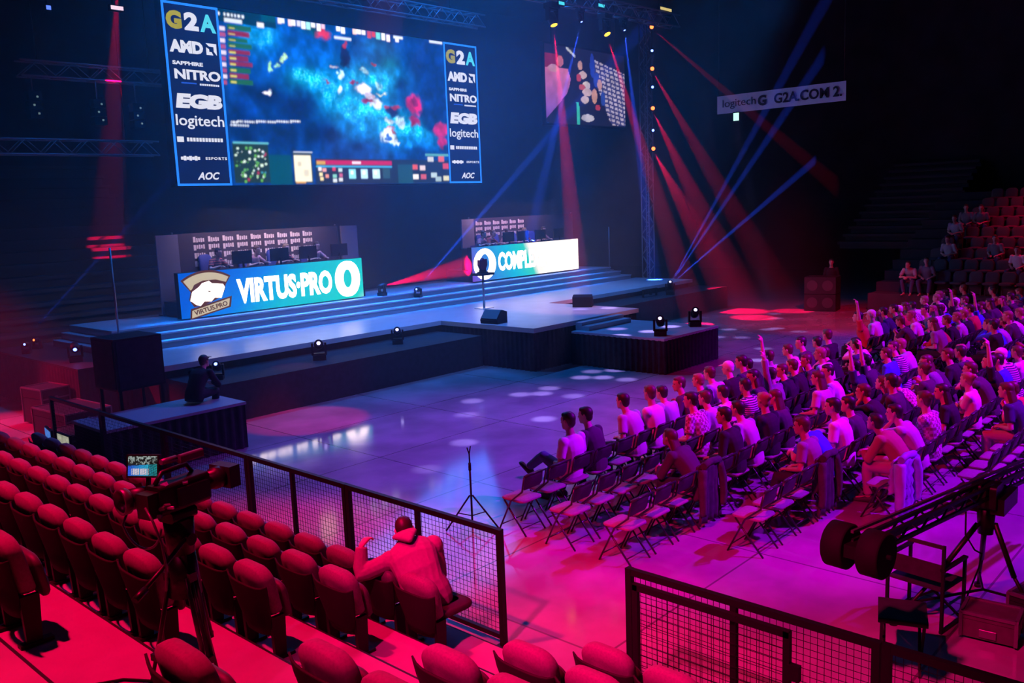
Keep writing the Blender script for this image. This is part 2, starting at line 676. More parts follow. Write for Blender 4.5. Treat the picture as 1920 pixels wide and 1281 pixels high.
# left wall
xl = 13.82
t = thing('led_panel', 'blue to teal LED panel reading VIRTUS PRO with a bear badge, left on stage', 'LED panel', (xl, 21.45, RZ + 0.03), group='LED walls under the player desks')
b = MB()
b.box((0, 0.12, PH / 2), (PW, 0.2, PH))
b.build('cabinet', M['black'], t)
b = MB()
b.box((0, 0.005, PH / 2), (PW, 0.02, PH))
b.build('screen', led_gradient('led_left', [(0.0, (0.0, 0.10, 0.62)), (0.22, (0.0, 0.20, 0.74)), (0.42, (0.0, 0.46, 0.62)), (0.80, (0.0, 0.62, 0.56)), (0.93, (0.55, 0.75, 0.70)), (1.0, (2.0, 1.7, 1.6))], 1.15, -3.2, 4.05, slope=-1.1), t)
text_at('lettering', 'VIRTUS·PRO', 0.5, (0.24, -0.010, 0.56), M['cream'], t, width=3.1, height=0.68, bold=0.022, depth=0.004)
# the big nought
q = [(math.cos(2 * PI * k / 40), math.sin(2 * PI * k / 40)) for k in range(40)]
b = MB()
vs = [(2.36 + 0.46 * abs(c) ** 0.85 * (1 if c > 0 else -1), -0.012, 0.59 + 0.53 * s_) for c, s_ in q] + [(2.36 + 0.15 * c, -0.012, 0.60 + 0.27 * s_) for c, s_ in q]
b.add(vs, [(k, (k + 1) % 40, 40 + (k + 1) % 40, 40 + k) for k in range(40)])
b.build('score_nought', M['cream'], t)
# badge: arched banner, white animal head, name strip
def arc(cx, cz, r0, r1, a0, a1, n=14):
    return [(cx + r1 * math.cos(R(a0 + (a1 - a0) * k / n)), cz + r1 * math.sin(R(a0 + (a1 - a0) * k / n))) for k in range(n + 1)] + [(cx + r0 * math.cos(R(a1 + (a0 - a1) * k / n)), cz + r0 * math.sin(R(a1 + (a0 - a1) * k / n))) for k in range(n + 1)]


bx = -2.22
badge = flat('badge_border', arc(bx, 0.10, 0.66, 1.01, 56, 126), M['brown'], t, -0.010)
flat('badge_banner', arc(bx, 0.10, 0.70, 0.96, 58, 124), M['tan'], badge, -0.016)
flat('badge_head_outline', [(bx - .44, .46), (bx - .40, .62), (bx - .30, .80), (bx - .1, .88), (bx + .2, .88), (bx + .44, .80), (bx + .40, .62), (bx + .30, .46), (bx + .1, .38), (bx - .12, .31), (bx - .34, .29)], M['brown'], badge, -0.020)
flat('badge_head', [(bx - .42, .44), (bx - .36, .64), (bx - .20, .74), (bx - .12, .82), (bx + .04, .86), (bx + .10, .80), (bx + .36, .76), (bx + .40, .68), (bx + .30, .44), (bx + .14, .46), (bx + .06, .38), (bx - .10, .40), (bx - .20, .30), (bx - .30, .34), (bx - .36, .40)], M['cream'], badge, -0.026)
flat('badge_eye', [(bx - .02, .64), (bx + .10, .62), (bx + .02, .60)], M['brown'], badge, -0.030)
flat('badge_strip_border', [(bx - .46, .00), (bx + .50, .20), (bx + .55, .46), (bx - .43, .25)], M['brown'], badge, -0.030)
flat('badge_strip', [(bx - .42, .04), (bx + .46, .23), (bx + .49, .41), (bx - .40, .21)], M['tan'], badge, -0.036)
o = text_at('badge_lettering', 'VIRTUS.PRO', 0.15, (0, 0, 0), M['brown'], badge, width=0.80, height=0.11, bold=0.004, depth=0.002)
o.location = (bx + 0.03, -0.041, 0.225)
o.rotation_euler = (0, R(-11.5), 0)

badge.scale = (1.22, 1.0, 1.12)
badge.location = (0.55, 0.0, -0.045)
# right wall
t = thing('led_panel', 'purple to white LED panel reading COMPLEXITY, right on stage', 'LED panel', (24.4, 21.45, RZ + 0.05), group='LED walls under the player desks')
b = MB()
b.box((0, 0.12, PH / 2), (PW, 0.2, PH))
b.build('cabinet', M['black'], t)
b = MB()
b.box((0, 0.005, PH / 2), (PW, 0.02, PH))
b.build('screen', led_gradient('led_right', [(0.0, (0.16, 0.06, 0.55)), (0.16, (0.03, 0.20, 0.66)), (0.36, (0.0, 0.45, 0.66)), (0.52, (0.02, 0.62, 0.52)), (0.57, (1.1, 0.95, 0.88)), (1.0, (1.4, 1.2, 1.12))], 1.15, -2.9, 3.3, slope=0.55), t)
text_at('lettering', 'COMPLEXITY', 0.5, (-0.14, -0.010, 0.60), M['cream'], t, width=3.0, height=0.66, bold=0.02, depth=0.004)
b = MB()
vs = [(-2.32 + 0.56 * c, -0.012, 0.57 + 0.54 * s_) for c, s_ in q] + [(-2.32 + 0.22 * c, -0.012, 0.60 + 0.32 * s_) for c, s_ in q]
b.add(vs, [(k, (k + 1) % 40, 40 + (k + 1) % 40, 40 + k) for k in range(40)])
b.build('score_nought', M['cream'], t)


# ------------------------------------------------------------------ player booths behind the LED walls
M['banner'] = principled('backdrop_cloth', (0.045, 0.04, 0.07), 0.8)
M['bannerwhite'] = principled('backdrop_print', (0.8, 0.76, 0.76), 0.8)
M['desk'] = principled('desk_black', (0.015, 0.015, 0.018), 0.5)
M['blueseat'] = principled('gaming_chair_blue', (0.02, 0.05, 0.35), 0.6)
M['redlogo'] = principled('red_print', (0.5, 0.02, 0.05), 0.8)


def backdrop(label, x0, x1, z1, gx0, gx1, rows, cols, group):
    t_ = thing('sponsor_backdrop', label, 'backdrop', ((x0 + x1) / 2, 23.2, RZ), group=group)
    hw = (x1 - x0) / 2
    mb = MB()
    mb.box((0, 0, z1 / 2), (2 * hw, 0.05, z1))
    mb.build('cloth', M['banner'], t_)
    mb = MB()
    cx = (x0 + x1) / 2
    pw = (gx1 - gx0) / cols
    for r_ in range(rows):
        for c_ in range(cols):
            x = gx0 - cx + pw * (c_ + 0.5)
            z = z1 - 0.18 - 0.225 * r_
            # each print: a little mark and a line of letters
            k = (r_ * 7 + c_ * 3) % 3
            mb.box((x - pw * 0.30, -0.029, z), (pw * 0.16, 0.006, 0.15))
            for j in range(4):
                mb.box((x - pw * 0.13 + j * pw * 0.145, -0.029, z + (0.02 if k else -0.02)), (pw * 0.10, 0.006, 0.12 - 0.02 * ((j + k) % 2)))
    mb.build('printed_marks', M['bannerwhite'], t_)
    for s_ in (-1, 1):
        mb = MB()
        mb.tube([(s_ * hw, 0.06, 0), (s_ * hw, 0.06, z1 + 0.05)], 0.03)
        mb.build('pole', M['metal'], t_)
    return t_


backdrop('dark backdrop with rows of white sponsor prints behind the left player desk', 11.75, 17.2, 2.17, 12.25, 16.3, 4, 9, 'sponsor backdrops behind the players')
backdrop('dark backdrop with faint sponsor prints behind the right player desk', 23.2, 29.2, 2.17, 23.4, 26.2, 3, 6, 'sponsor backdrops behind the players')
for x, lab in ((17.52, 'grey side panel standing at the right end of the left player booth'), (22.85, 'grey side panel standing at the left end of the right player booth'), (11.45, 'dim side panel at the left end of the left player booth')):
    o = MB().box((0, 0, 1.08), (0.62, 0.06, 2.16)).box((0, 0.03, 0.02), (0.66, 0.3, 0.04)).build('booth_panel', principled('booth_panel_grey', (0.25, 0.25, 0.32), 0.8))
    o.location = (x, 23.0, RZ)
    tag(o, lab, 'panel')


BP = 0.40
for x0, x1, lab in ((11.2, 17.0, 'black raised floor of the left player booth'), (21.8, 27.5, 'black raised floor of the right player booth')):
    o = MB().box((0, 0, 0.195), (x1 - x0, 1.42, 0.39)).build('booth_floor', M['desk'])
    o.location = ((x0 + x1) / 2, 22.40, RZ + 0.002)
    tag(o, lab, 'platform')


def player_desk(x0, x1, label):
    t_ = thing('player_desk', label, 'desk', ((x0 + x1) / 2, 22.12, RZ + BP), group='player desks behind the LED walls')
    hw = (x1 - x0) / 2
    MB().box((0, 0, 0.74), (2 * hw, 0.7, 0.04)).build('worktop', M['desk'], t_)
    for s_ in (-1, -0.33, 0.33, 1):
        MB().box((s_ * (hw - 0.05), 0, 0.36), (0.05, 0.6, 0.72)).build('leg', M['desk'], t_)


player_desk(11.3, 16.9, 'black player desk behind the LED panel reading VIRTUS PRO')
player_desk(21.9, 27.4, 'black player desk behind the LED panel reading COMPLEXITY')


# beams of the moving heads, seen in the haze
def beam(name, loc, target, col, energy, deg=2.4, start=0.25):
    loc = Vector(loc)
    d = (Vector(target) - loc).normalized()
    return spot(name, loc + d * start, target, col, energy, deg, 0.5, 0.02)


WING = ((28.6, 15.16, 5.64), (28.6, 13.79, 6.6), (28.6, 12.48, 5.3))
for k, tg in enumerate(WING):
    beam('beam_wing', (27.18, 17.2, 1.18), tg, BLUE, 220000, 2.6)
beam('beam_centre', (18.55, 21.0, 1.75), (24.33, 21.0, 5.96), BLUE, 650000, 2.4)
beam('beam_left', (7.60, 22.8, 1.5), (9.12, 22.0, 3.25), BLUE, 60000, 2.2)
beam('beam_between_walls', (17.35, 21.3, 1.9), (27.0, 22.55, 2.55), RED, 150000, 11.0, 0.2)
beam('beam_amber_a', (21.76, 17.80, 9.62), (22.3, 17.45, 0.82), RED, 110000, 6.5)
beam('beam_amber_b', (24.39, 17.74, 9.62), (26.0, 15.4, 0.0), RED, 80000, 6.5)
beam('beam_truss_blue_a', (23.10, 17.76, 9.85), (24.3, 20.2, 6.0), BLUE, 260000, 4.0)
beam('beam_truss_blue_b', (25.40, 17.74, 9.85), (27.6, 18.6, 5.0), BLUE, 260000, 4.0)
beam('beam_mast_a', (30.1, 19.80, 10.79), (30.4, 12.6, 4.5), RED, 22000, 4.0)
beam('beam_mast_b', (30.1, 19.80, 9.24), (30.6, 14.2, 0.0), RED, 28000, 8.0)
beam('beam_mast_c', (30.1, 19.80, 7.75), (28.4, 14.6, 0.0), RED, 26000, 10.0)
beam('beam_mast_d', (30.1, 19.80, 6.21), (29.8, 15.8, 0.0), RED, 22000, 15.0)
beam('beam_left_red', (10.6, 22.5, 10.2), (13.6, 31.2, 4.6), RED, 45000, 7.0)

# patterned light: a lamp over the floor throws scattered pale dots
DOTS = [(17.44, 13.35), (16.7, 13.11), (16.97, 12.67), (17.05, 12.03), (15.31, 12.97), (14.77, 12.75), (14.94, 11.97), (14.43, 13.09), (13.36, 13.55), (12.37, 12.72), (10.81, 11.22), (12.97, 11.15), (9.3, 10.55), (23.88, 13.46), (25.43, 13.92), (24.12, 12.78), (25.98, 12.84), (26.31, 12.72), (25.99, 11.81), (29.6, 14.4), (28.52, 13.8), (22.6, 11.3), (20.9, 10.6)]
GX, GY, GZ = 19.0, 11.5, 11.6
pts = [((x - GX) / GZ, (y - GY) / GZ, 0.024) for x, y in DOTS]
pts += [((x - GX) / (GZ - z), (y - GY) / (GZ - z), 0.026) for x, y, z in ((17.95, 12.9, 0.5), (18.9, 13.6, 0.88), (19.9, 12.6, 0.88), (21.0, 15.4, 1.12), (20.4, 16.0, 1.12), (18.9, 12.6, 0.88))]
gl = bpy.data.lights.new('pattern_projector', 'SPOT')
gl.energy = 16000
gl.spot_size = R(110)
gl.spot_blend = 0.1
gl.shadow_soft_size = 0.01
gl.use_nodes = True
nt = gl.node_tree
em = [n for n in nt.nodes if n.type == 'EMISSION'][0]
em.inputs[0].default_value = (0.42, 0.30, 1.0, 1)
tc = nt.nodes.new('ShaderNodeTexCoord')
sp = nt.nodes.new('ShaderNodeSeparateXYZ')
nt.links.new(tc.outputs['Normal'], sp.inputs[0])
ab = nt.nodes.new('ShaderNodeMath')
ab.operation = 'ABSOLUTE'
nt.links.new(sp.outputs['Z'], ab.inputs[0])
cb = nt.nodes.new('ShaderNodeCombineXYZ')
for k, ax in enumerate('XY'):
    dv = nt.nodes.new('ShaderNodeMath')
    dv.operation = 'DIVIDE'
    nt.links.new(sp.outputs[ax], dv.inputs[0])
    nt.links.new(ab.outputs[0], dv.inputs[1])
    nt.links.new(dv.outputs[0], cb.inputs[k])
last = None
for i, (x, y, r_) in enumerate(pts):
    ds = nt.nodes.new('ShaderNodeVectorMath')
    ds.operation = 'DISTANCE'
    ds.inputs[1].default_value = (x, y, 0)
    nt.links.new(cb.outputs[0], ds.inputs[0])
    mr = nt.nodes.new('ShaderNodeMapRange')
    mr.inputs[1].default_value = r_ * 1.1
    mr.inputs[2].default_value = r_ * 0.55
    mr.inputs[4].default_value = 1.0 if i % 3 else 0.6
    nt.links.new(ds.outputs['Value'], mr.inputs[0])
    if last is None:
        last = mr
    else:
        ad = nt.nodes.new('ShaderNodeMath')
        ad.operation = 'ADD'
        nt.links.new(last.outputs[0], ad.inputs[0])
        nt.links.new(mr.outputs[0], ad.inputs[1])
        last = ad
nt.links.new(last.outputs[0], em.inputs[1])
go = bpy.data.objects.new('pattern_projector', gl)
COL.objects.link(go)
go.location = (GX, GY, GZ)


# ------------------------------------------------------------------ the big LED screen
def value_noise(nx, ny, cells, seed):
    rs = np.random.RandomState(seed)
    out = np.zeros((ny, nx))
    amp = 1.0
    for k in range(4):
        g = rs.rand(cells + 2, 2 * cells + 2)
        yy = np.linspace(0, cells, ny, endpoint=False)
        xx = np.linspace(0, 2 * cells, nx, endpoint=False)
        y0, x0 = yy.astype(int), xx.astype(int)
        fy, fx = (yy - y0)[:, None], (xx - x0)[None, :]
        fy, fx = fy * fy * (3 - 2 * fy), fx * fx * (3 - 2 * fx)
        a = g[np.ix_(y0, x0)] * (1 - fx) + g[np.ix_(y0, x0 + 1)] * fx
        c = g[np.ix_(y0 + 1, x0)] * (1 - fx) + g[np.ix_(y0 + 1, x0 + 1)] * fx
        out += amp * (a * (1 - fy) + c * fy)
        amp *= 0.5
        cells *= 2
    return out / 1.875


def picture(name, pix, x0, x1, z0, z1, strength, parent, y=0.0):
    """a lit screen: a fine grid of cells, each point with its own colour"""
    ny, nx = pix.shape[:2]
    xs = np.linspace(x0, x1, nx)
    zs = np.linspace(z1, z0, ny)
    co = np.zeros((ny, nx, 3))
    co[..., 0] = xs[None, :]
    co[..., 1] = y
    co[..., 2] = zs[:, None]
    idx = np.arange(ny * nx).reshape(ny, nx)
    f = np.stack([idx[1:, :-1], idx[1:, 1:], idx[:-1, 1:], idx[:-1, :-1]], -1).reshape(-1, 4)
    me = bpy.data.meshes.new(name)
    me.from_pydata(co.reshape(-1, 3).tolist(), [], f.tolist())
    at = me.color_attributes.new('picture', 'FLOAT_COLOR', 'POINT')
    c4 = np.ones((ny * nx, 4))
    c4[:, :3] = pix.reshape(-1, 3)
    at.data.foreach_set('color', c4.ravel())
    m = emitter(name + '_light', (1, 1, 1), strength, False)
    nt = m.node_tree
    a = nt.nodes.new('ShaderNodeAttribute')
    a.attribute_name = 'picture'
    e = [n for n in nt.nodes if n.type == 'EMISSION'][0]
    nt.links.new(a.outputs['Color'], e.inputs[0])
    return link(name, me, m, parent)


GLOW = [
    (0.27, 0.159, 0.2195, 0.1618, 0, 0.1, 0.42), (0.144, 0.131, 0.048, 0.0628, 0, 0.3625, 0.7975), (0.341, 0.233, 0.1511, 0.0658, 0, 0.13, 0.5),
    (0.322, 0.355, 0.0673, 0.0545, 0, 0.609, 0.899), (0.411, 0.431, 0.0858, 0.0778, 0, 0.435, 0.87), (0.512, 0.498, 0.0898, 0.0795, 0, 0.522, 0.986),
    (0.61, 0.546, 0.1024, 0.0812, 0, 0.58, 1.044), (0.695, 0.597, 0.0975, 0.0709, 0, 0.609, 1.015), (0.802, 0.625, 0.1021, 0.0725, 0, 0.58, 0.986),
    (0.78, 0.722, 0.1195, 0.0721, 0, 0.261, 0.725), (0.565, 0.641, 0.1254, 0.1032, 0, 0.319, 0.7975),
    (0.627, 0.312, 0.1378, 0.0935, 0, 0.493, 0.899), (0.693, 0.172, 0.0532, 0.0594, 0, 0.22, 0.3), (0.652, 0.086, 0.0697, 0.059, 0, 0.16, 0.4),
    (0.148, 0.453, 0.0755, 0.073, 0, 0.012, 0.07), (0.295, 0.52, 0.1107, 0.0864, 0, 0.01, 0.08), (0.402, 0.686, 0.0931, 0.0884, 0, 0.012, 0.09),
    (0.507, 0.182, 0.0277, 0.0684, 0.01, 0.01, 0.06), (0.938, 0.317, 0.1181, 0.1875, 0, 0.03, 0.16), (0.182, 0.679, 0.1467, 0.0733, 0, 0.03, 0.15),
    (0.04, 0.496, 0.0455, 0.0608, 0, 0.06, 0.3), (0.767, 0.34, 0.0457, 0.0723, 0, 0.03, 0.15), (0.543, 0.779, 0.0993, 0.0456, 0, 0.05, 0.22),
    (0.935, 0.131, 0.0885, 0.0877, 0, 0.04, 0.22), (0.909, 0.568, 0.0582, 0.0743, 0, 0.03, 0.14), (0.09, 0.572, 0.04, 0.0615, 0, 0.05, 0.28),
    (0.37, 0.052, 0.0459, 0.0277, 0, 0.08, 0.12), (0.716, 0.512, 0.0358, 0.0357, 0.01, 0.02, 0.1), (0.843, 0.78, 0.1322, 0.0487, 0, 0.04, 0.2),
    (0.566, 0.378, 0.0318, 0.0392, 0.95, 0.8, 0.9), (0.634, 0.468, 0.0345, 0.0374, 0.9, 0.85, 0.95), (0.602, 0.419, 0.0272, 0.0232, 0.9, 0.7, 0.85),
    (0.474, 0.392, 0.0104, 0.0316, 0.7, 0.8, 0.95), (0.483, 0.289, 0.0113, 0.0181, 0.6, 0.8, 0.95), (0.751, 0.569, 0.0236, 0.0335, 0.6, 0.75, 0.9),
    (0.582, 0.26, 0.0169, 0.0185, 0.5, 0.75, 0.85), (0.643, 0.333, 0.0191, 0.0258, 0.45, 0.75, 0.85), (0.159, 0.433, 0.0179, 0.0125, 0.9, 0.85, 0.9),
    (0.452, 0.264, 0.0207, 0.009, 0.9, 0.8, 0.9), (0.658, 0.397, 0.0244, 0.0071, 0.9, 0.8, 0.5), (0.832, 0.453, 0.0414, 0.0659, 0.62, 0.01, 0.13),
    (0.819, 0.563, 0.0262, 0.0413, 0.5, 0.01, 0.12), (0.838, 0.428, 0.0189, 0.022, 0.25, 0, 0.08), (0.966, 0.613, 0.0437, 0.0601, 0.6, 0.02, 0.16),
    (0.972, 0.7, 0.0299, 0.0375, 0.5, 0.02, 0.14), (0.406, 0.072, 0.0311, 0.029, 0.6, 0.03, 0.07), (0.592, 0.455, 0.0254, 0.0162, 0.4, 0.02, 0.1),
    (0.735, 0.487, 0.0234, 0.0191, 0.35, 0.03, 0.06), (0.69, 0.497, 0.0159, 0.0166, 0.4, 0.05, 0.1), (0.51, 0.122, 0.0131, 0.0137, 0.5, 0.03, 0.02),
    (0.534, 0.325, 0.0132, 0.0114, 0.35, 0.03, 0.08), (0.413, 0.364, 0.0109, 0.0111, 0.3, 0.03, 0.06),
    (0.626, 0.213, 0.0086, 0.014, 0.4, 0.05, 0.03), (0.174, 0.277, 0.007, 0.0274, 0.3, 0.6, 0.25), (0.202, 0.267, 0.0113, 0.0148, 0.35, 0.65, 0.4),
    (0.23, 0.236, 0.0114, 0.0213, 0.5, 0.75, 0.4), (0.702, 0.638, 0.0267, 0.0095, 0.55, 0.1, 0.06), (0.7, 0.585, 0.0249, 0.0189, 0.7, 0.75, 0.85),
    (0.692, 0.685, 0.0389, 0.0472, 0.85, 0.85, 0.95), (0.687, 0.697, 0.0176, 0.0212, 0.02, 0.12, 0.4),
    (0.731, 0.713, 0.0162, 0.0143, 0.8, 0.85, 0.9),
]
PANELS = [
    (-0.001, -0.021, 0.217, 0.072, 0, 0.02, 0.04), (0.161, 0.001, 0.217, 0.038, 0, 0.06, 0.08), (0.002, 0.021, 0.01, 0.039, 0.8, 0.8, 0.9),
    (0.023, 0.022, 0.03, 0.038, 0.7, 0.75, 0.8), (0.036, 0.022, 0.043, 0.038, 0.7, 0.75, 0.8), (0.049, 0.022, 0.056, 0.038, 0.7, 0.75, 0.8),
    (0.062, 0.022, 0.069, 0.038, 0.7, 0.75, 0.8), (0.075, 0.022, 0.083, 0.038, 0.7, 0.75, 0.8), (0.088, 0.022, 0.096, 0.038, 0.7, 0.75, 0.8),
    (0.024, 0.052, 0.089, 0.07, 0.6, 0.65, 0.7), (0.145, 0.05, 0.17, 0.076, 0.7, 0.7, 0.75), (0.033, 0.083, 0.122, 0.11, 0.01, 0.1, 0.03),
    (0.037, 0.099, 0.06, 0.107, 0.55, 0.5, 0.08), (0.002, 0.101, 0.024, 0.124, 0.65, 0.55, 0.65), (0.032, 0.118, 0.112, 0.145, 0.2, 0.01, 0.03),
    (0.036, 0.133, 0.059, 0.141, 0.55, 0.5, 0.08), (0.001, 0.135, 0.023, 0.157, 0.35, 0.06, 0.15), (0.031, 0.153, 0.103, 0.18, 0.01, 0.1, 0.03),
    (0.035, 0.166, 0.058, 0.174, 0.55, 0.5, 0.08), (0.001, 0.168, 0.022, 0.19, 0.65, 0.55, 0.65), (0.03, 0.185, 0.119, 0.212, 0.01, 0.1, 0.03),
    (0.034, 0.2, 0.057, 0.208, 0.55, 0.5, 0.08), (-0, 0.202, 0.021, 0.224, 0.35, 0.06, 0.15), (0.03, 0.22, 0.109, 0.247, 0.2, 0.01, 0.03),
    (0.033, 0.234, 0.056, 0.242, 0.55, 0.5, 0.08), (-0.001, 0.235, 0.02, 0.257, 0.65, 0.55, 0.65), (0.029, 0.254, 0.1, 0.281, 0.2, 0.01, 0.03),
    (0.032, 0.267, 0.055, 0.275, 0.55, 0.5, 0.08), (-0.002, 0.268, 0.019, 0.29, 0.35, 0.06, 0.15), (0.028, 0.287, 0.115, 0.313, 0.2, 0.01, 0.03),
    (0.031, 0.301, 0.054, 0.309, 0.55, 0.5, 0.08), (-0.003, 0.302, 0.019, 0.324, 0.65, 0.55, 0.65), (0.027, 0.321, 0.106, 0.348, 0.01, 0.1, 0.03),
    (0.031, 0.334, 0.053, 0.343, 0.55, 0.5, 0.08), (-0.004, 0.335, 0.018, 0.357, 0.35, 0.06, 0.15), (0.026, 0.356, 0.097, 0.382, 0.2, 0.01, 0.03),
    (0.03, 0.368, 0.052, 0.376, 0.55, 0.5, 0.08), (-0.005, 0.368, 0.017, 0.39, 0.65, 0.55, 0.65), (0.025, 0.388, 0.112, 0.415, 0.01, 0.1, 0.03),
    (0.029, 0.401, 0.051, 0.41, 0.55, 0.5, 0.08), (-0.006, 0.401, 0.016, 0.423, 0.35, 0.06, 0.15), (0.227, 0.006, 0.242, 0.039, 0.8, 0.7, 0.8),
    (0.238, 0.006, 0.253, 0.036, 0.7, 0.75, 0.8), (0.267, 0.006, 0.282, 0.043, 0.8, 0.6, 0.6), (0.283, 0.006, 0.298, 0.04, 0.9, 0.9, 0.9),
    (0.303, 0.006, 0.319, 0.04, 0.6, 0.6, 0.75), (0.322, 0.006, 0.337, 0.05, 0.85, 0.85, 0.9), (0.342, 0.007, 0.358, 0.051, 0.35, 0.75, 0.7),
    (0.363, 0.007, 0.379, 0.031, 0.8, 0.8, 0.85), (0.386, 0.007, 0.402, 0.048, 0.85, 0.8, 0.9), (0.405, 0.007, 0.422, 0.035, 0.8, 0.5, 0.6),
    (0.472, 0.007, 0.489, 0.032, 0.95, 0.95, 0.95), (0.492, 0.007, 0.509, 0.043, 0.9, 0.9, 0.9), (0.545, 0.008, 0.562, 0.037, 0.9, 0.6, 0.5),
    (0.563, 0.008, 0.581, 0.033, 0.9, 0.9, 0.9), (0.586, 0.008, 0.604, 0.034, 0.85, 0.8, 0.85), (0.611, 0.008, 0.629, 0.051, 0.5, 0.05, 0.06),
    (0.633, 0.008, 0.651, 0.038, 0.55, 0.04, 0.05), (0.654, 0.008, 0.673, 0.049, 0.15, 0.6, 0.55), (0.679, 0.008, 0.697, 0.049, 0.85, 0.85, 0.85),
    (0.702, 0.009, 0.721, 0.053, 0.9, 0.75, 0.8), (0.747, 0.009, 0.766, 0.05, 0.8, 0.8, 0.85), (0.46, 0.064, 0.535, 0.084, 0.6, 0.65, 0.8),
    (0.738, 0.011, 0.784, 0.026, 0.7, 0.75, 0.8), (0.925, 0.004, 0.995, 0.022, 0.6, 0.65, 0.75), (0.017, 0.627, 0.021, 0.638, 0.75, 0.78, 0.85),
    (0.025, 0.627, 0.031, 0.638, 0.75, 0.78, 0.85), (0.034, 0.626, 0.04, 0.637, 0.75, 0.78, 0.85), (0.042, 0.625, 0.048, 0.636, 0.75, 0.78, 0.85),
    (0.051, 0.625, 0.056, 0.636, 0.75, 0.78, 0.85), (0.059, 0.624, 0.063, 0.635, 0.75, 0.78, 0.85), (0.068, 0.623, 0.074, 0.634, 0.75, 0.78, 0.85),
    (0.076, 0.622, 0.082, 0.634, 0.75, 0.78, 0.85), (0.085, 0.622, 0.091, 0.633, 0.75, 0.78, 0.85), (0.094, 0.621, 0.1, 0.632, 0.75, 0.78, 0.85),
    (0.102, 0.62, 0.106, 0.632, 0.75, 0.78, 0.85), (0.111, 0.619, 0.117, 0.631, 0.75, 0.78, 0.85), (0.12, 0.619, 0.126, 0.63, 0.75, 0.78, 0.85),
    (0.129, 0.618, 0.135, 0.629, 0.75, 0.78, 0.85), (0.137, 0.617, 0.144, 0.629, 0.75, 0.78, 0.85), (0.146, 0.617, 0.15, 0.628, 0.75, 0.78, 0.85),
    (0.155, 0.616, 0.161, 0.627, 0.75, 0.78, 0.85), (0.164, 0.615, 0.17, 0.627, 0.75, 0.78, 0.85), (0.173, 0.614, 0.179, 0.626, 0.75, 0.78, 0.85),
    (0.182, 0.614, 0.189, 0.625, 0.75, 0.78, 0.85), (0.191, 0.613, 0.196, 0.624, 0.75, 0.78, 0.85), (0.2, 0.612, 0.207, 0.624, 0.75, 0.78, 0.85),
    (0.21, 0.611, 0.216, 0.623, 0.75, 0.78, 0.85), (0.219, 0.61, 0.225, 0.622, 0.75, 0.78, 0.85), (0.228, 0.61, 0.235, 0.621, 0.75, 0.78, 0.85),
    (0.237, 0.609, 0.242, 0.621, 0.75, 0.78, 0.85), (0.247, 0.608, 0.253, 0.62, 0.75, 0.78, 0.85), (0.256, 0.607, 0.263, 0.619, 0.75, 0.78, 0.85),
    (0.266, 0.607, 0.272, 0.618, 0.75, 0.78, 0.85), (0.275, 0.606, 0.282, 0.618, 0.75, 0.78, 0.85), (0.285, 0.605, 0.289, 0.617, 0.75, 0.78, 0.85),
    (0.016, 0.647, 0.022, 0.658, 0.6, 0.65, 0.75), (0.025, 0.647, 0.031, 0.657, 0.6, 0.65, 0.75), (0.033, 0.646, 0.039, 0.656, 0.6, 0.65, 0.75),
    (0.042, 0.645, 0.047, 0.656, 0.6, 0.65, 0.75), (0.05, 0.645, 0.056, 0.655, 0.6, 0.65, 0.75), (0.059, 0.644, 0.064, 0.654, 0.6, 0.65, 0.75),
    (0.067, 0.643, 0.073, 0.654, 0.6, 0.65, 0.75), (0.076, 0.643, 0.082, 0.653, 0.6, 0.65, 0.75), (0.015, 0.752, 0.149, 0.985, 0.01, 0.03, 0.02),
    (0.019, 0.744, 0.153, 0.754, 0.1, 0.4, 0.45), (0.081, 0.91, 0.087, 0.919, 0.1, 0.35, 0.05), (0.12, 0.949, 0.125, 0.956, 0.6, 0.75, 0.6),
    (0.026, 0.855, 0.03, 0.862, 0.1, 0.35, 0.05), (0.095, 0.819, 0.104, 0.832, 0.1, 0.35, 0.05), (0.022, 0.88, 0.028, 0.888, 0.1, 0.35, 0.05),
    (0.051, 0.907, 0.057, 0.917, 0.6, 0.75, 0.6), (0.08, 0.925, 0.086, 0.934, 0.6, 0.75, 0.6), (0.061, 0.957, 0.071, 0.973, 0.35, 0.02, 0.05),
    (0.122, 0.938, 0.128, 0.948, 0.6, 0.75, 0.6), (0.094, 0.878, 0.101, 0.888, 0.6, 0.75, 0.6), (0.066, 0.86, 0.072, 0.869, 0.1, 0.35, 0.05),
    (0.07, 0.941, 0.077, 0.953, 0.1, 0.35, 0.05), (0.051, 0.857, 0.057, 0.866, 0.6, 0.75, 0.6), (0.081, 0.78, 0.088, 0.791, 0.1, 0.35, 0.05),
    (0.099, 0.918, 0.108, 0.931, 0.35, 0.02, 0.05), (0.061, 0.902, 0.067, 0.911, 0.1, 0.35, 0.05), (0.057, 0.855, 0.061, 0.862, 0.6, 0.75, 0.6),
    (0.134, 0.808, 0.142, 0.821, 0.35, 0.02, 0.05), (0.103, 0.86, 0.111, 0.873, 0.6, 0.75, 0.6), (0.03, 0.805, 0.035, 0.813, 0.6, 0.75, 0.6),
    (0.034, 0.878, 0.039, 0.886, 0.04, 0.25, 0.3), (0.097, 0.874, 0.106, 0.888, 0.1, 0.35, 0.05), (0.124, 0.937, 0.133, 0.95, 0.1, 0.35, 0.05),
    (0.115, 0.917, 0.124, 0.93, 0.04, 0.25, 0.3), (0.093, 0.838, 0.101, 0.85, 0.6, 0.75, 0.6), (0.04, 0.914, 0.049, 0.928, 0.04, 0.25, 0.3),
    (0.117, 0.875, 0.122, 0.882, 0.1, 0.35, 0.05), (0.125, 0.926, 0.132, 0.937, 0.1, 0.35, 0.05), (0.046, 0.8, 0.051, 0.807, 0.75, 0.8, 0.8),
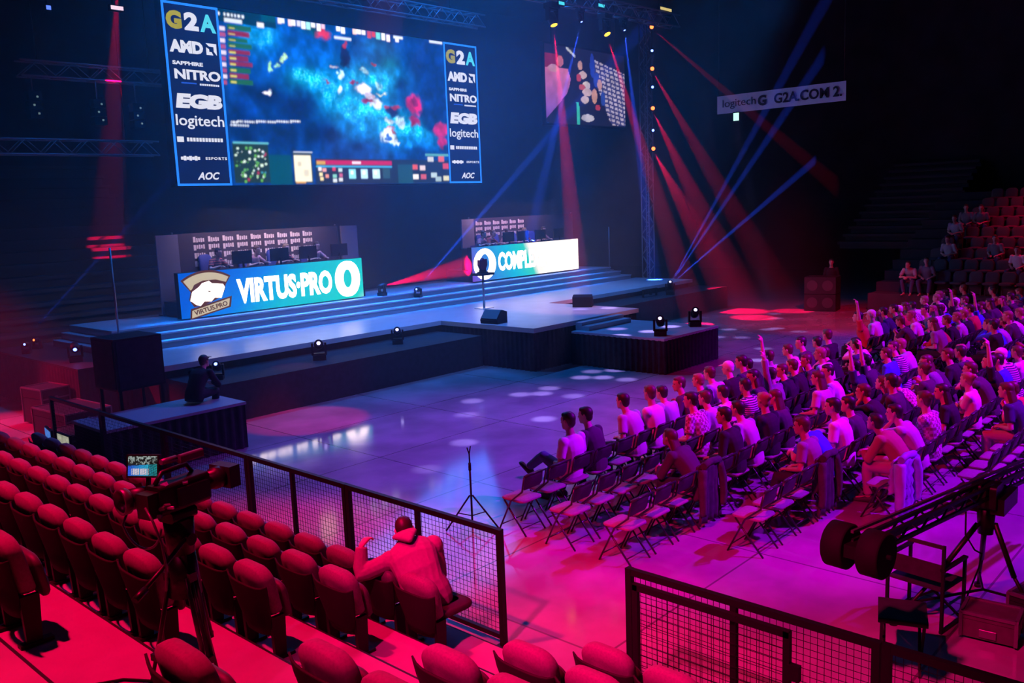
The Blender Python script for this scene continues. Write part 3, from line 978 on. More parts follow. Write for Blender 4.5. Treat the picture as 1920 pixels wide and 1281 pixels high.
    (0.095, 0.791, 0.102, 0.801, 0.6, 0.75, 0.6), (0.042, 0.915, 0.05, 0.927, 0.1, 0.35, 0.05), (0.05, 0.898, 0.06, 0.914, 0.1, 0.35, 0.05),
    (0.03, 0.776, 0.035, 0.783, 0.04, 0.25, 0.3), (0.079, 0.937, 0.084, 0.944, 0.1, 0.35, 0.05), (0.097, 0.949, 0.103, 0.958, 0.6, 0.75, 0.6),
    (0.12, 0.821, 0.13, 0.835, 0.6, 0.75, 0.6), (0.097, 0.937, 0.106, 0.951, 0.1, 0.35, 0.05), (0.105, 0.79, 0.111, 0.799, 0.1, 0.35, 0.05),
    (0.123, 0.792, 0.133, 0.807, 0.75, 0.8, 0.8), (0.133, 0.837, 0.138, 0.845, 0.6, 0.75, 0.6), (0.112, 0.963, 0.121, 0.977, 0.1, 0.35, 0.05),
    (0.05, 0.936, 0.06, 0.951, 0.6, 0.75, 0.6), (0.042, 0.936, 0.051, 0.95, 0.1, 0.35, 0.05), (0.052, 0.852, 0.059, 0.864, 0.6, 0.75, 0.6),
    (0.116, 0.873, 0.125, 0.887, 0.6, 0.75, 0.6), (0.13, 0.918, 0.136, 0.928, 0.04, 0.25, 0.3), (0.098, 0.937, 0.102, 0.944, 0.6, 0.75, 0.6),
    (0.106, 0.825, 0.114, 0.836, 0.6, 0.75, 0.6), (0.133, 0.866, 0.142, 0.88, 0.6, 0.75, 0.6), (0.077, 0.775, 0.087, 0.79, 0.1, 0.35, 0.05),
    (0.03, 0.78, 0.037, 0.791, 0.6, 0.75, 0.6), (0.041, 0.854, 0.048, 0.865, 0.1, 0.35, 0.05), (0.091, 0.839, 0.1, 0.852, 0.6, 0.75, 0.6),
    (0.049, 0.929, 0.054, 0.936, 0.6, 0.75, 0.6), (0.047, 0.863, 0.051, 0.869, 0.6, 0.75, 0.6), (0.074, 0.796, 0.083, 0.809, 0.75, 0.8, 0.8),
    (0.084, 0.907, 0.091, 0.917, 0.6, 0.75, 0.6), (0.07, 0.84, 0.078, 0.852, 0.6, 0.75, 0.6), (0.044, 0.932, 0.049, 0.941, 0.1, 0.35, 0.05),
    (0.129, 0.818, 0.134, 0.825, 0.35, 0.02, 0.05), (0.084, 0.889, 0.088, 0.896, 0.1, 0.35, 0.05), (0.022, 0.815, 0.03, 0.828, 0.6, 0.75, 0.6),
    (0.05, 0.968, 0.06, 0.984, 0.1, 0.35, 0.05), (0.103, 0.894, 0.11, 0.904, 0.75, 0.8, 0.8), (0.037, 0.935, 0.041, 0.941, 0.75, 0.8, 0.8),
    (0.097, 0.854, 0.106, 0.867, 0.1, 0.35, 0.05), (0.112, 0.784, 0.119, 0.795, 0.75, 0.8, 0.8), (0.129, 0.806, 0.134, 0.815, 0.04, 0.25, 0.3),
    (0.062, 0.774, 0.07, 0.788, 0.1, 0.35, 0.05), (0.104, 0.861, 0.112, 0.872, 0.1, 0.35, 0.05), (0.151, 0.814, 0.239, 0.992, 0, 0.06, 0.09),
    (0.246, 0.8, 0.327, 0.991, 0.02, 0.04, 0.05), (0.251, 0.817, 0.321, 0.977, 0.8, 0.72, 0.55), (0.251, 0.792, 0.329, 0.802, 0.6, 0.65, 0.75),
    (0.265, 0.854, 0.28, 0.886, 0.55, 0.5, 0.38), (0.289, 0.907, 0.308, 0.945, 0.6, 0.55, 0.42), (0.254, 0.977, 0.295, 0.991, 0.6, 0.3, 0.05),
    (0.338, 0.834, 1.004, 0.996, 0.01, 0.02, 0.04), (0.343, 0.845, 0.694, 0.871, 0.45, 0.01, 0.07), (0.343, 0.849, 0.381, 0.874, 0.55, 0.3, 0.05),
    (0.504, 0.848, 0.545, 0.866, 0.75, 0.6, 0.7), (0.342, 0.877, 0.693, 0.887, 0.05, 0.35, 0.6), (0.349, 0.891, 0.364, 0.913, 0.8, 0.7, 0.7),
    (0.369, 0.896, 0.384, 0.918, 0.7, 0.3, 0.3), (0.412, 0.89, 0.427, 0.913, 0.6, 0.04, 0.08), (0.439, 0.896, 0.455, 0.918, 0.5, 0.6, 0.6),
    (0.353, 0.924, 0.368, 0.946, 0.75, 0.65, 0.35), (0.379, 0.935, 0.395, 0.957, 0.7, 0.25, 0.2), (0.412, 0.935, 0.428, 0.957, 0.2, 0.5, 0.4),
    (0.413, 0.962, 0.429, 0.984, 0.6, 0.65, 0.7), (0.439, 0.957, 0.455, 0.979, 0.6, 0.6, 0.6), (0.44, 0.929, 0.456, 0.951, 0.5, 0.1, 0.2),
    (0.356, 0.951, 0.371, 0.973, 0.75, 0.6, 0.3), (0.485, 0.899, 0.517, 0.961, 0.25, 0.65, 0.75), (0.495, 0.911, 0.505, 0.933, 0.9, 0.95, 0.95),
    (0.54, 0.899, 0.574, 0.961, 0.45, 0.7, 0.85), (0.551, 0.91, 0.561, 0.933, 0.9, 0.95, 0.95), (0.596, 0.898, 0.631, 0.962, 0.5, 0.75, 0.85),
    (0.607, 0.91, 0.617, 0.933, 0.9, 0.95, 0.95), (0.648, 0.897, 0.683, 0.962, 0.02, 0.07, 0.09), (0.796, 0.867, 0.826, 0.9, 0.6, 0.08, 0.06),
    (0.838, 0.872, 0.868, 0.906, 0.65, 0.5, 0.5), (0.798, 0.933, 0.828, 0.967, 0.75, 0.7, 0.65), (0.84, 0.933, 0.871, 0.967, 0.5, 0.08, 0.1),
    (0.883, 0.81, 0.914, 0.844, 0.5, 0.5, 0.5), (0.941, 0.808, 0.973, 0.843, 0.6, 0.1, 0.1), (0.964, 0.857, 0.996, 0.892, 0.5, 0.05, 0.08),
    (0.898, 0.92, 0.929, 0.955, 0.4, 0.5, 0.5), (0.966, 0.945, 0.997, 0.98, 0.6, 0.55, 0.35), (0.921, 0.951, 0.952, 0.986, 0.3, 0.4, 0.42),
    (0.723, 0.866, 0.8, 0.992, 0.01, 0.06, 0.08), (0.871, 0.791, 1.008, 0.804, 0.08, 0.3, 0.3),
]


def game_picture(nx=340, ny=180):
    u = (np.arange(nx) + 0.5)[None, :] / nx * np.ones((ny, 1))
    v = (np.arange(ny) + 0.5)[:, None] / ny * np.ones((1, nx))
    n1 = value_noise(nx, ny, 5, 1)
    n2 = value_noise(nx, ny, 16, 2)
    n3 = value_noise(nx, ny, 24, 12) - 0.5
    n4 = value_noise(nx, ny, 26, 13) - 0.5
    du, dv = (n1 - 0.5) * 0.07, (value_noise(nx, ny, 6, 5) - 0.5) * 0.10
    img = np.zeros((ny, nx, 3))
    img[:] = (0.0, 0.05, 0.24)
    for k, (cu, cv, ru, rv, r_, g_, b_) in enumerate(GLOW):
        big = ru > 0.045
        wob = 1.0 if big else 0.55
        d2 = ((u + du * wob + n3 * (0.012 if big else 0.03) - cu) / ru) ** 2 + ((v + dv * wob + n4 * (0.02 if big else 0.06) - cv) / rv) ** 2
        a = np.exp(-d2 * 0.9) if big else 1 / (1 + np.exp((d2 - 0.9) * 7))
        img = img * (1 - a[..., None]) + np.array((r_, g_, b_)) * a[..., None]
    img *= (0.30 + 1.5 * n2 ** 1.6)[..., None]
    img = img ** 1.12 * 1.15
    # sparkle of foliage on the lit path
    sp = np.random.RandomState(8).rand(ny, nx)
    lit = np.clip((img[..., 1] - 0.15) * 3, 0, 1)
    img += (sp > 0.84)[..., None] * lit[..., None] * np.array((0.14, 0.55, 0.60))
    for u0, v0, u1, v1, r_, g_, b_ in PANELS:
        a = (u >= u0) & (u <= u1) & (v >= v0) & (v <= v1)
        img[a] = (r_, g_, b_)
    # LED walls bleed a little
    k = img.copy()
    k[1:] += img[:-1]
    k[:-1] += img[1:]
    k[:, 1:] += img[:, :-1]
    k[:, :-1] += img[:, 1:]
    return np.clip(k / 5 * 1.1, 0, 1.2)


SX0, SX1, SZ0, SZ1 = 11.55, 22.97, 5.04, 9.71
t = thing('big_screen', 'huge LED screen with a blue strategy game picture between two sponsor columns above the stage', 'screen', (17.26, 22.3, 5.04))
Lx, Hx = 17.26, 5.04
b = MB()
b.box((0, 0.16, (SZ1 - SZ0) / 2), (SX1 - SX0 + 0.06, 0.25, SZ1 - SZ0 + 0.06))
b.build('cabinet', M['black'], t)
picture('game_picture', game_picture(), 13.13 - Lx, 21.40 - Lx, 0.0, SZ1 - SZ0, 1.45, t, 0.0)
M['neon'] = emitter('screen_border_light', (0.02, 0.22, 1.0), 1.3, False)
M['navy'] = emitter('led_navy', (0.004, 0.012, 0.075), 1.0, False)
M['sw'] = emitter('led_sponsor_white', (0.82, 0.82, 0.92), 1.0, False)
M['sy'] = emitter('led_sponsor_yellow', (0.42, 0.36, 0.01), 1.0, False)
M['sc'] = emitter('led_sponsor_cyan', (0.10, 0.72, 0.85), 1.0, False)
M['sd'] = emitter('led_sponsor_blue', (0.02, 0.10, 0.6), 1.0, False)


def sponsor_column(x0, x1, side):
    H = SZ1 - SZ0
    cx, wd = (x0 + x1) / 2 - Lx, x1 - x0
    c_ = MB().box((cx, -0.005, H / 2), (wd, 0.012, H)).build('sponsor_column', M['navy'], t)
    q_ = MB()
    for xx in (cx - wd / 2 + 0.03, cx + wd / 2 - 0.03):
        q_.box((xx, -0.014, H / 2), (0.06, 0.012, H))
    q_.box((cx, -0.014, 0.03), (wd, 0.012, 0.06))
    q_.box((cx, -0.014, H - 0.03), (wd, 0.012, 0.06))
    q_.build('border', M['neon'], c_)
    y = -0.016
    z = lambda f: H * (1 - f)
    iw = wd - 0.16
    text_at('logo_letter', 'G', 0.5, (cx - iw * 0.34, y, z(0.095)), M['sy'], c_, width=iw * 0.30, height=0.46, bold=0.03, depth=0.003)
    text_at('logo_digit', '2', 0.5, (cx - iw * 0.0, y, z(0.095)), M['sw'], c_, width=iw * 0.28, height=0.46, bold=0.03, depth=0.003)
    text_at('logo_letter', 'A', 0.5, (cx + iw * 0.33, y, z(0.095)), M['sc'], c_, width=iw * 0.32, height=0.46, bold=0.02, depth=0.003)
    text_at('logo', 'AMD', 0.5, (cx - iw * 0.14, y, z(0.235)), M['sw'], c_, width=iw * 0.66, height=0.32, bold=0.03, depth=0.003)
    a = 0.15
    ax, az = cx + iw * 0.36, z(0.235)
    q_ = MB()
    q_.prism([(ax - a, az + a), (ax + a, az + a), (ax + a, az - a), (ax + a * .45, az - a * .35), (ax + a * .45, az + a * .45), (ax - a * .4, az + a * .45)], 0.006, (0, y, 0))
    q_.prism([(ax - a, az + a * .3), (ax - a * .45, az - .0), (ax - a * .45, az - a * .45), (ax, az - a * .45), (ax + a * .3, az - a), (ax - a, az - a)], 0.006, (0, y, 0))
    q_.build('logo_arrow', M['sw'], c_)
    text_at('logo', 'SAPPHIRE', 0.2, (cx - iw * 0.14, y, z(0.325)), M['sw'], c_, width=iw * 0.6, height=0.10, bold=0.008, depth=0.003)
    text_at('logo', 'NITRO', 0.5, (cx + iw * 0.04, y, z(0.385)), M['sw'], c_, width=iw * 0.92, height=0.26, bold=0.02, depth=0.003)
    q_ = MB()
    q_.box((cx - iw * 0.15, y, z(0.432)), (iw * 0.3, 0.006, 0.035))
    q_.build('logo_line', M['sd'], c_)
    q_ = MB()
    for k in range(9):
        q_.box((cx + iw * (0.08 + 0.045 * k), y, z(0.435)), (iw * 0.032, 0.006, 0.05))
    q_.build('logo_line', M['sw'], c_)
    text_at('logo', 'EGB', 0.5, (cx + iw * 0.02, y, z(0.53)), M['sw'], c_, width=iw * 0.94, height=0.38, bold=0.035, shear=0.12, depth=0.003)
    text_at('logo', 'logitech', 0.5, (cx + iw * 0.01, y, z(0.645)), M['sw'], c_, width=iw * 0.97, height=0.37, bold=0.006, depth=0.003)
    q_ = MB()
    q_.box((cx - iw * 0.42, y, z(0.742)), (iw * 0.13, 0.006, 0.14))
    for k in range(12):
        q_.box((cx - iw * 0.27 + iw * 0.062 * k, y, z(0.742)), (iw * 0.046, 0.006, 0.10))
    q_.build('logo_line', M['sw'], c_)
    q_ = MB()
    for k in range(7):
        q_.box((cx - iw * 0.42 + iw * 0.055 * k, y, z(0.846)), (iw * 0.05, 0.006, 0.08 + 0.04 * ((k * 3) % 2)))
    q_.build('logo_line', M['sw'], c_)
    text_at('logo', 'ESPORTS', 0.2, (cx + iw * 0.27, y, z(0.846)), M['sw'], c_, width=iw * 0.44, height=0.075, bold=0.006, depth=0.003, space=1.3)
    text_at('logo', 'AOC', 0.4, (cx + iw * 0.08, y, z(0.945)), M['sw'], c_, width=iw * 0.46, height=0.20, bold=0.012, shear=0.3, depth=0.003)


sponsor_column(11.55, 13.13, 0)
sponsor_column(21.40, 22.97, 1)

# side screen far right
def feed_picture(nx=110, ny=84):
    u = (np.arange(nx) + 0.5)[None, :] / nx * np.ones((ny, 1))
    v = (np.arange(ny) + 0.5)[:, None] / ny * np.ones((1, nx))
    n1 = value_noise(nx, ny, 8, 4)
    img = np.zeros((ny, nx, 3))
    img[:] = (0.012, 0.008, 0.03)
    # floor sweeping away on the left
    edge = 0.30 - 0.36 * np.abs(v - 0.42) ** 1.2 - np.clip(v - 0.6, 0, 1) * 0.38
    a = (u < edge) & (v > 0.28)
    vv = np.clip((v - 0.3) / 0.65, 0, 1)[..., None]
    img = np.where(a[..., None], (1 - vv) * np.array((0.75, 0.18, 0.38)) + vv * np.array((0.22, 0.10, 0.62)), img)
    img = np.where(((u < 0.16) & (v > 0.12) & (v <= 0.30))[..., None], np.array((0.25, 0.01, 0.05)), img)
    # wall of prints on the right
    a = (u > 0.55 + np.clip(v - 0.25, 0, 1) * 0.35) & (v > 0.10 + (u - 0.55) * 0.35) & (v < 0.98 - np.clip(0.82 - u, 0, 1) * 1.6)
    g = (np.mod(u * 17 - v * 2, 1) < 0.72) & (np.mod(v * 17 - u * 5, 1) < 0.58)
    img = np.where(a[..., None], np.where(g[..., None], np.array((0.55, 0.45, 0.6)), np.array((0.05, 0.05, 0.2))), img)
    for cu, cv, ru, rv, c_ in [(0.42, 0.22, .03, .06, (.7, .35, .3)), (0.45, 0.34, .05, .05, (.75, .5, .5)), (0.40, 0.38, .03, .05, (.5, .05, .08)), (0.49, 0.47, .05, .05, (.8, .65, .65)), (0.44, 0.50, .04, .04, (.55, .08, .08)), (0.50, 0.56, .06, .05, (.75, .5, .45)), (0.59, 0.60, .035, .10, (.75, .35, .25)), (0.47, 0.66, .05, .05, (.7, .5, .5)), (0.63, 0.75, .03, .04, (.6, .05, .08)), (0.50, 0.90, .08, .05, (.6, .55, .65)), (0.57, 0.20, .03, .16, (.02, .05, .45)), (0.62, 0.38, .04, .10, (.03, .06, .4)), (0.66, 0.44, .03, .07, (.6, .3, .3)), (0.70, 0.62, .03, .1, (.03, .07, .4)), (0.18, 0.20, .04, .07, (.6, .15, .2)), (0.10, 0.30, .06, .05, (.7, .3, .4))]:
        a = ((u - cu) / ru) ** 2 + ((v - cv) / rv) ** 2 < 1
        img[a] = c_
    img = np.where(((np.abs(u - 0.37 - 0.01 * v) < 0.018) & (v > 0.70))[..., None], np.array((0.05, 0.6, 0.42)), img)
    img = np.where(((np.abs(v - 0.03 - (u - 0.27) * 0.9) < 0.02) & (u > 0.25) & (u < 0.36))[..., None], np.array((0.6, 0.6, 0.65)), img)
    return img * (0.6 + 0.8 * n1)[..., None]


t = thing('side_screen', 'smaller hung video screen showing players at a long desk, right of the big screen', 'screen', (35.45, 27.0, 7.9))
MB().box((0, 0.12, 1.8), (6.4, 0.2, 3.75)).build('cabinet', M['black'], t)
picture('video_picture', feed_picture(), -3.15, 3.15, 0.04, 3.58, 0.85, t)
MB().tube([(-2.5, 0.12, 3.6), (-2.5, 0.12, 8.1)], 0.02).tube([(2.5, 0.12, 3.6), (2.5, 0.12, 8.1)], 0.02).build('hanging_cables', M['black'], t)


# ------------------------------------------------------------------ stadium seats of the near stand
def rounded_slab(w0, w1, z0, z1, thick, r_top, lean=0.0, y0=0.0, nseg=7, crown=0.02, round_edge=0.03):
    """upright pad facing +Y: bottom width w0, top width w1, rounded top corners, soft rim"""
    out = []
    hw0, hw1 = w0 / 2, w1 / 2
    out += [(-hw0 + 0.04, z0), (hw0 - 0.04, z0), (hw0, z0 + 0.04)]
    for k in range(nseg + 1):
        a = R(90 * k / nseg)
        out.append((hw1 - r_top + r_top * math.cos(a), z1 - r_top + r_top * math.sin(a)))
    for k in range(nseg + 1):
        a = R(90 + 90 * k / nseg)
        out.append((-hw1 + r_top + r_top * math.cos(a), z1 - r_top + r_top * math.sin(a)))
    out.append((-hw0, z0 + 0.04))
    cz = (z0 + z1) / 2
    def ring(sc, y):
        return [Vector((x * sc, y0 + y + lean * (z - z0) * -1, cz + (z - cz) * sc)) for x, z in out]
    e = round_edge
    rings = [ring(0.55, -thick / 2 - crown), ring(1 - 2.2 * e, -thick / 2), ring(1 - 0.6 * e, -thick * 0.36), ring(1, 0), ring(1 - 0.6 * e, thick * 0.36), ring(1 - 2.2 * e, thick / 2), ring(0.55, thick / 2 + crown)]
    return rings


# built facing +Y; placed turned to face +X (towards the floor)
M['seatunder'] = principled('seat_underside', (0.06, 0.05, 0.055), 0.6)
M['seatpad'] = principled('seat_pad_dark', (0.12, 0.09, 0.10), 0.9)


def make_seat(seat_down=False):
    t_ = thing('stadium_seat', 'seat', 'seat')
    b_ = MB()
    b_.loft(rounded_slab(0.41, 0.43, 0.40, 0.86, 0.10, 0.135, 0.16, 0.025, crown=0.006))
    b_.build('back_cushion', M['fabric'], t_)
    # moulded shell behind the cushion: wide shoulders, narrow waist, upturned corners
    b_ = MB()
    n = 10
    levels = [(0.22, 0.16, 0.0), (0.30, 0.185, 0.005), (0.45, 0.22, 0.01), (0.60, 0.25, 0.012), (0.69, 0.265, 0.014), (0.705, 0.265, 0.014)]
    def sheet(dy):
        g = []
        for z, hw, c in levels:
            row = []
            for k in range(n + 1):
                u = -1 + 2 * k / n
                curve = 0.035 * abs(u) ** 3
                zz = z + (0.035 * abs(u) ** 6 if z > 0.6 else 0)
                row.append((u * hw, -0.075 - 0.16 * (z - 0.4) + curve + dy, zz))
            g.append(row)
        return g
    A_, B_ = sheet(0.0), sheet(-0.014)
    nl = len(levels)
    vs = [p_ for row in A_ for p_ in row] + [p_ for row in B_ for p_ in row]
    o_ = nl * (n + 1)
    fs = []
    for i in range(nl - 1):
        for j in range(n):
            a = i * (n + 1) + j
            fs.append((a + 1, a, a + n + 1, a + n + 2))
            fs.append((o_ + a, o_ + a + 1, o_ + a + n + 2, o_ + a + n + 1))
    for j in range(n):
        a = (nl - 1) * (n + 1) + j
        fs.append((a, o_ + a, o_ + a + 1, a + 1))
        fs.append((j, j + 1, o_ + j + 1, o_ + j))
    for i in range(nl - 1):
        a = i * (n + 1)
        fs.append((a, o_ + a, o_ + a + n + 1, a + n + 1))
        a += n
        fs.append((a, a + n + 1, o_ + a + n + 1, o_ + a))
    b_.add(vs, fs, True)
    b_.build('back_shell', M['plastic'], t_)
    b_ = MB()
    if seat_down:
        rings = rounded_slab(0.40, 0.42, 0, 0.42, 0.07, 0.10, 0, 0)
        rings = [[Vector((v.x, v.z + 0.03, 0.42 - v.y)) for v in r_] for r_ in rings]
        b_.loft(rings)
        b_.build('tip_up_seat', M['seatpad'], t_)
    else:
        b_.loft(rounded_slab(0.38, 0.40, 0.33, 0.68, 0.05, 0.10, 0.14, 0.135))
    b_.build('tip_up_seat', M['seatunder'], t_)
    b_ = MB()
    for s_ in (-1, 1):
        b_.box((s_ * 0.19, 0.02, 0.20), (0.035, 0.09, 0.40), taper=(1, 1.3))
        b_.box((s_ * 0.19, 0.03, 0.015), (0.06, 0.20, 0.03))
    b_.bar((-0.2, 0.03, 0.30), (0.2, 0.03, 0.30), 0.04)
    b_.build('pedestal', M['steel_black'], t_)
    for ch in t_.children:
        ch.data.transform(Matrix.Diagonal((1, 1, 0.83, 1)))
    return t_


seat_up = make_seat()
seat_dn = make_seat(True)
ORD = ['first', 'second', 'third', 'fourth', 'fifth', 'sixth', 'seventh', 'eighth', 'ninth', 'tenth', 'eleventh', 'twelfth', 'thirteenth', 'fourteenth', 'fifteenth', 'sixteenth', 'seventeenth', 'eighteenth', 'nineteenth', 'twentieth']
ROWN = ['front', 'second', 'third', 'fourth', 'fifth', 'sixth']
SEATS = []          # (row, y) left block, from the aisle away
ENDS = [5.565, 5.67, 5.66, 5.77, 6.05]
PITCH = [0.535, 0.545, 0.515, 0.515, 0.53]
COUNT = [17, 16, 14, 12, 3]
FIRST = {True: True, False: True}


def put_seat(row, y, label, group, down=False):
    src = seat_dn if down else seat_up
    loc = (ROWX[row] + 0.02, y, TREAD[row])
    if FIRST[down]:
        FIRST[down] = False
        src.location = loc
        src.rotation_euler = (0, 0, -PI / 2)
        src['label'] = label
        src['group'] = group
        return src
    return copy_tree(src, loc, -PI / 2, label, group)


for r_ in range(5):
    for k in range(COUNT[r_]):
        y = ENDS[r_] + PITCH[r_] * k
        if r_ == 0 and k == 0:
            lab = 'tip-up seat folded down under the person in the hooded sweatshirt'
            put_seat(r_, y, lab, 'stadium seats left of the aisle', True)
            continue
        if r_ == 3 and k == 0:
            pass
        lab = 'padded tip-up stadium seat left of the aisle, %s from the aisle in the %s row' % (ORD[k], ROWN[r_])
        put_seat(r_, y, lab, 'stadium seats left of the aisle')
# the block right of the aisle, only the backs at the bottom edge of the picture show
NEAR = [(0, 3.55), (0, 3.02), (0, 2.49), (1, 3.62), (1, 3.09), (2, 3.56), (2, 3.03), (3, 3.68), (3, 3.15), (1, 2.56), (4, 3.70)]
CNT = {}
for r_, y in NEAR:
    CNT[r_] = CNT.get(r_, -1) + 1
    lab = 'padded tip-up stadium seat right of the aisle, %s from the aisle in the %s row' % (ORD[CNT[r_]], ROWN[r_])
    put_seat(r_, y, lab, 'stadium seats right of the aisle')


# ------------------------------------------------------------------ black mesh fence between stand and floor
FX = 5.76


def fence_panel(y0, y1, label, mids=(), infill=True, h=1.185, pitch=0.052):
    """panel from y0 (near) to y1 (far), posts at both ends"""
    t_ = thing('fence_panel', label, 'fence', (FX, y0, 0), group='black mesh fence panels along the floor')
    L_ = y1 - y0
    for y in (0, L_):
        q_ = MB()
        q_.box((0, y, h / 2), (0.055, 0.055, h))
        q_.box((0, y, 0.008), (0.12, 0.12, 0.016))
        q_.build('post', M['steel_black'], t_)
    q_ = MB()
    for y in mids:
        q_.box((0, y - y0, h / 2 + 0.05), (0.045, 0.05, h - 0.12))
    if mids:
        q_.build('middle_post', M['steel_black'], t_)
    q_ = MB()
    q_.box((0, L_ / 2, h - 0.028), (0.05, L_ - 0.055, 0.055))
    q_.build('top_rail', M['steel_black'], t_)
    q_ = MB()
    q_.box((0, L_ / 2, 0.10), (0.045, L_ - 0.055, 0.045))
    q_.build('bottom_rail', M['steel_black'], t_)
    if infill:
        q_ = MB()
        n = int(L_ / pitch)
        for k in range(1, n):
            q_.box((0.004, L_ * k / n, h / 2 + 0.04), (0.0035, 0.0035, h - 0.18))
        n = int((h - 0.18) / pitch)
        for k in range(1, n):
            q_.box((-0.001, L_ / 2, 0.12 + (h - 0.18) * k / n), (0.0035, L_ - 0.06, 0.0035))
        q_.build('wire_mesh', M['steel_black'], t_)
    return t_


fence_panel(5.555, 7.88, 'black mesh fence panel in front of the person in the hooded sweatshirt', mids=(6.72,))
fence_panel(7.945, 9.93, 'black mesh fence panel with pale floor behind, next beyond the seated person', mids=(8.98,))
fence_panel(9.995, 12.2, 'dark mesh fence panel behind the shoulder camera')
fence_panel(12.26, 14.3, 'dark fence panel beyond the camera, beside the covered platform')
fence_panel(14.36, 16.4, 'farthest dark fence panel by the road cases')
# gate side
t = fence_panel(2.04, 4.07, 'black fence panel with a mesh gate leaf, right of the gap', mids=(3.11,))
q = MB()
for y in (0.08, 1.90):
    pass
hz = 1.02
q.box((-0.045, 1.94, hz / 2 + 0.06), (0.045, 0.05, hz))
q.box((-0.045, 0.62, hz / 2 + 0.06), (0.045, 0.05, hz))
q.box((-0.045, 1.28, hz + 0.04), (0.045, 1.36, 0.055))
q.box((-0.045, 1.28, 0.10), (0.045, 1.36, 0.05))
g = q.build('gate_leaf', M['steel_black'], t)
q = MB()
for k in range(1, 13):
    q.box((-0.045, 0.64 + 1.30 * k / 13, hz / 2 + 0.06), (0.004, 0.004, hz - 0.06))
for k in range(1, 11):
    q.box((-0.045, 1.28, 0.10 + hz * k / 11), (0.004, 1.3, 0.004))
q.build('gate_mesh', M['steel_black'], g)
q = MB()
q.box((-0.05, 0.56, 0.78), (0.05, 0.08, 0.12))
q.build('latch', M['steel_black'], g)
fence_panel(-0.2, 1.97, 'dark fence panel in the shadow below the camera crane')


# ------------------------------------------------------------------ people
def ik(a, c, l1, l2, hint):
    """joint between a and c for bones l1, l2, bent towards hint; returns joint and reached end"""
    a, c = Vector(a), Vector(c)
    d = c - a
    L_ = min(d.length, (l1 + l2) * 0.995)
    u = d.normalized()
    x = (l1 * l1 - l2 * l2 + L_ * L_) / (2 * L_)
    h = math.sqrt(max(l1 * l1 - x * x, 0.0))
    hv = Vector(hint)
    pv = (hv - u * hv.dot(u))
    pv = pv.normalized() if pv.length > 1e-6 else Vector((0, 0, 1))
    return a + u * x + pv * h, a + u * L_


def ring(c, up, side, rx, ry, n=16, e=2.3):
    up, side = Vector(up).normalized(), Vector(side)
    side = (side - up * side.dot(up)).normalized()
    fw_ = up.cross(side)
    out = []
    for j in range(n):
        a = 2 * PI * j / n
        ca, sa = math.cos(a), math.sin(a)
        k = (abs(ca) ** e + abs(sa) ** e) ** (-1 / e)
        out.append(Vector(c) + side * (ca * k * rx) + fw_ * (sa * k * ry))
    return out


def hand(mb, wrist, d, nrm, thumb_side, curl=0.5, sc=1.0, fr=0.0092):
    """palm, four fingers and a thumb; d = direction of the fingers, nrm = palm normal (inner side)"""
    d = Vector(d).normalized()
    nrm = Vector(nrm)
    nrm = (nrm - d * nrm.dot(d)).normalized()
    s_ = d.cross(nrm) * thumb_side
    w_ = Vector(wrist)
    mb.tube([w_ - d * 0.01, w_ + d * 0.03, w_ + d * 0.085], [(0.024 * sc, 0.019 * sc), (0.034 * sc, 0.017 * sc), (0.040 * sc, 0.014 * sc)] if abs(s_.z) < 2 else 0.03, 10)
    # palm as a flattened block so it stays a palm whatever the frame of the tube
    mb.add([w_ + d * (0.015 + 0.075 * i) * sc + s_ * (j * (0.034 + 0.006 * i)) * sc + nrm * (k * 0.013) * sc for i in (0, 1) for j in (-1, 1) for k in (-1, 1)],
           [(0, 1, 3, 2), (4, 6, 7, 5), (0, 4, 5, 1), (2, 3, 7, 6), (0, 2, 6, 4), (1, 5, 7, 3)])
    for k, (off, ln) in enumerate(((0.030, 0.072), (0.010, 0.082), (-0.011, 0.076), (-0.031, 0.058))):
        p_ = w_ + (d * 0.085 + s_ * off) * sc
        pts = [p_ - d * 0.012]
        ang = 0.0
        for seg, fr_ in enumerate((0.45, 0.32, 0.26)):
            ang += curl * (0.85 + 0.1 * k) * (0.9 if seg == 0 else 1.0)
            p_ = p_ + (d * math.cos(ang) + nrm * math.sin(ang)) * (ln * fr_ * sc * 1.05)
            pts.append(p_)
        mb.tube(pts, [fr * 1.1, fr * 1.05, fr, fr * 0.85], 7)
    a0 = w_ + (d * 0.022 + s_ * 0.026) * sc
    a1 = a0 + (d * 0.030 + s_ * 0.028 + nrm * 0.010) * sc
    a2 = a1 + (d * 0.030 + s_ * 0.006 + nrm * 0.014 * (1 + curl)) * sc
    mb.tube([a0, a1, a2], [fr * 1.4, fr * 1.2, fr * 0.95], 7)


def head_matrix(c, yaw, pitch, roll=0.0):
    return Matrix.Translation(c) @ Euler((pitch, roll, yaw), 'XYZ').to_matrix().to_4x4()


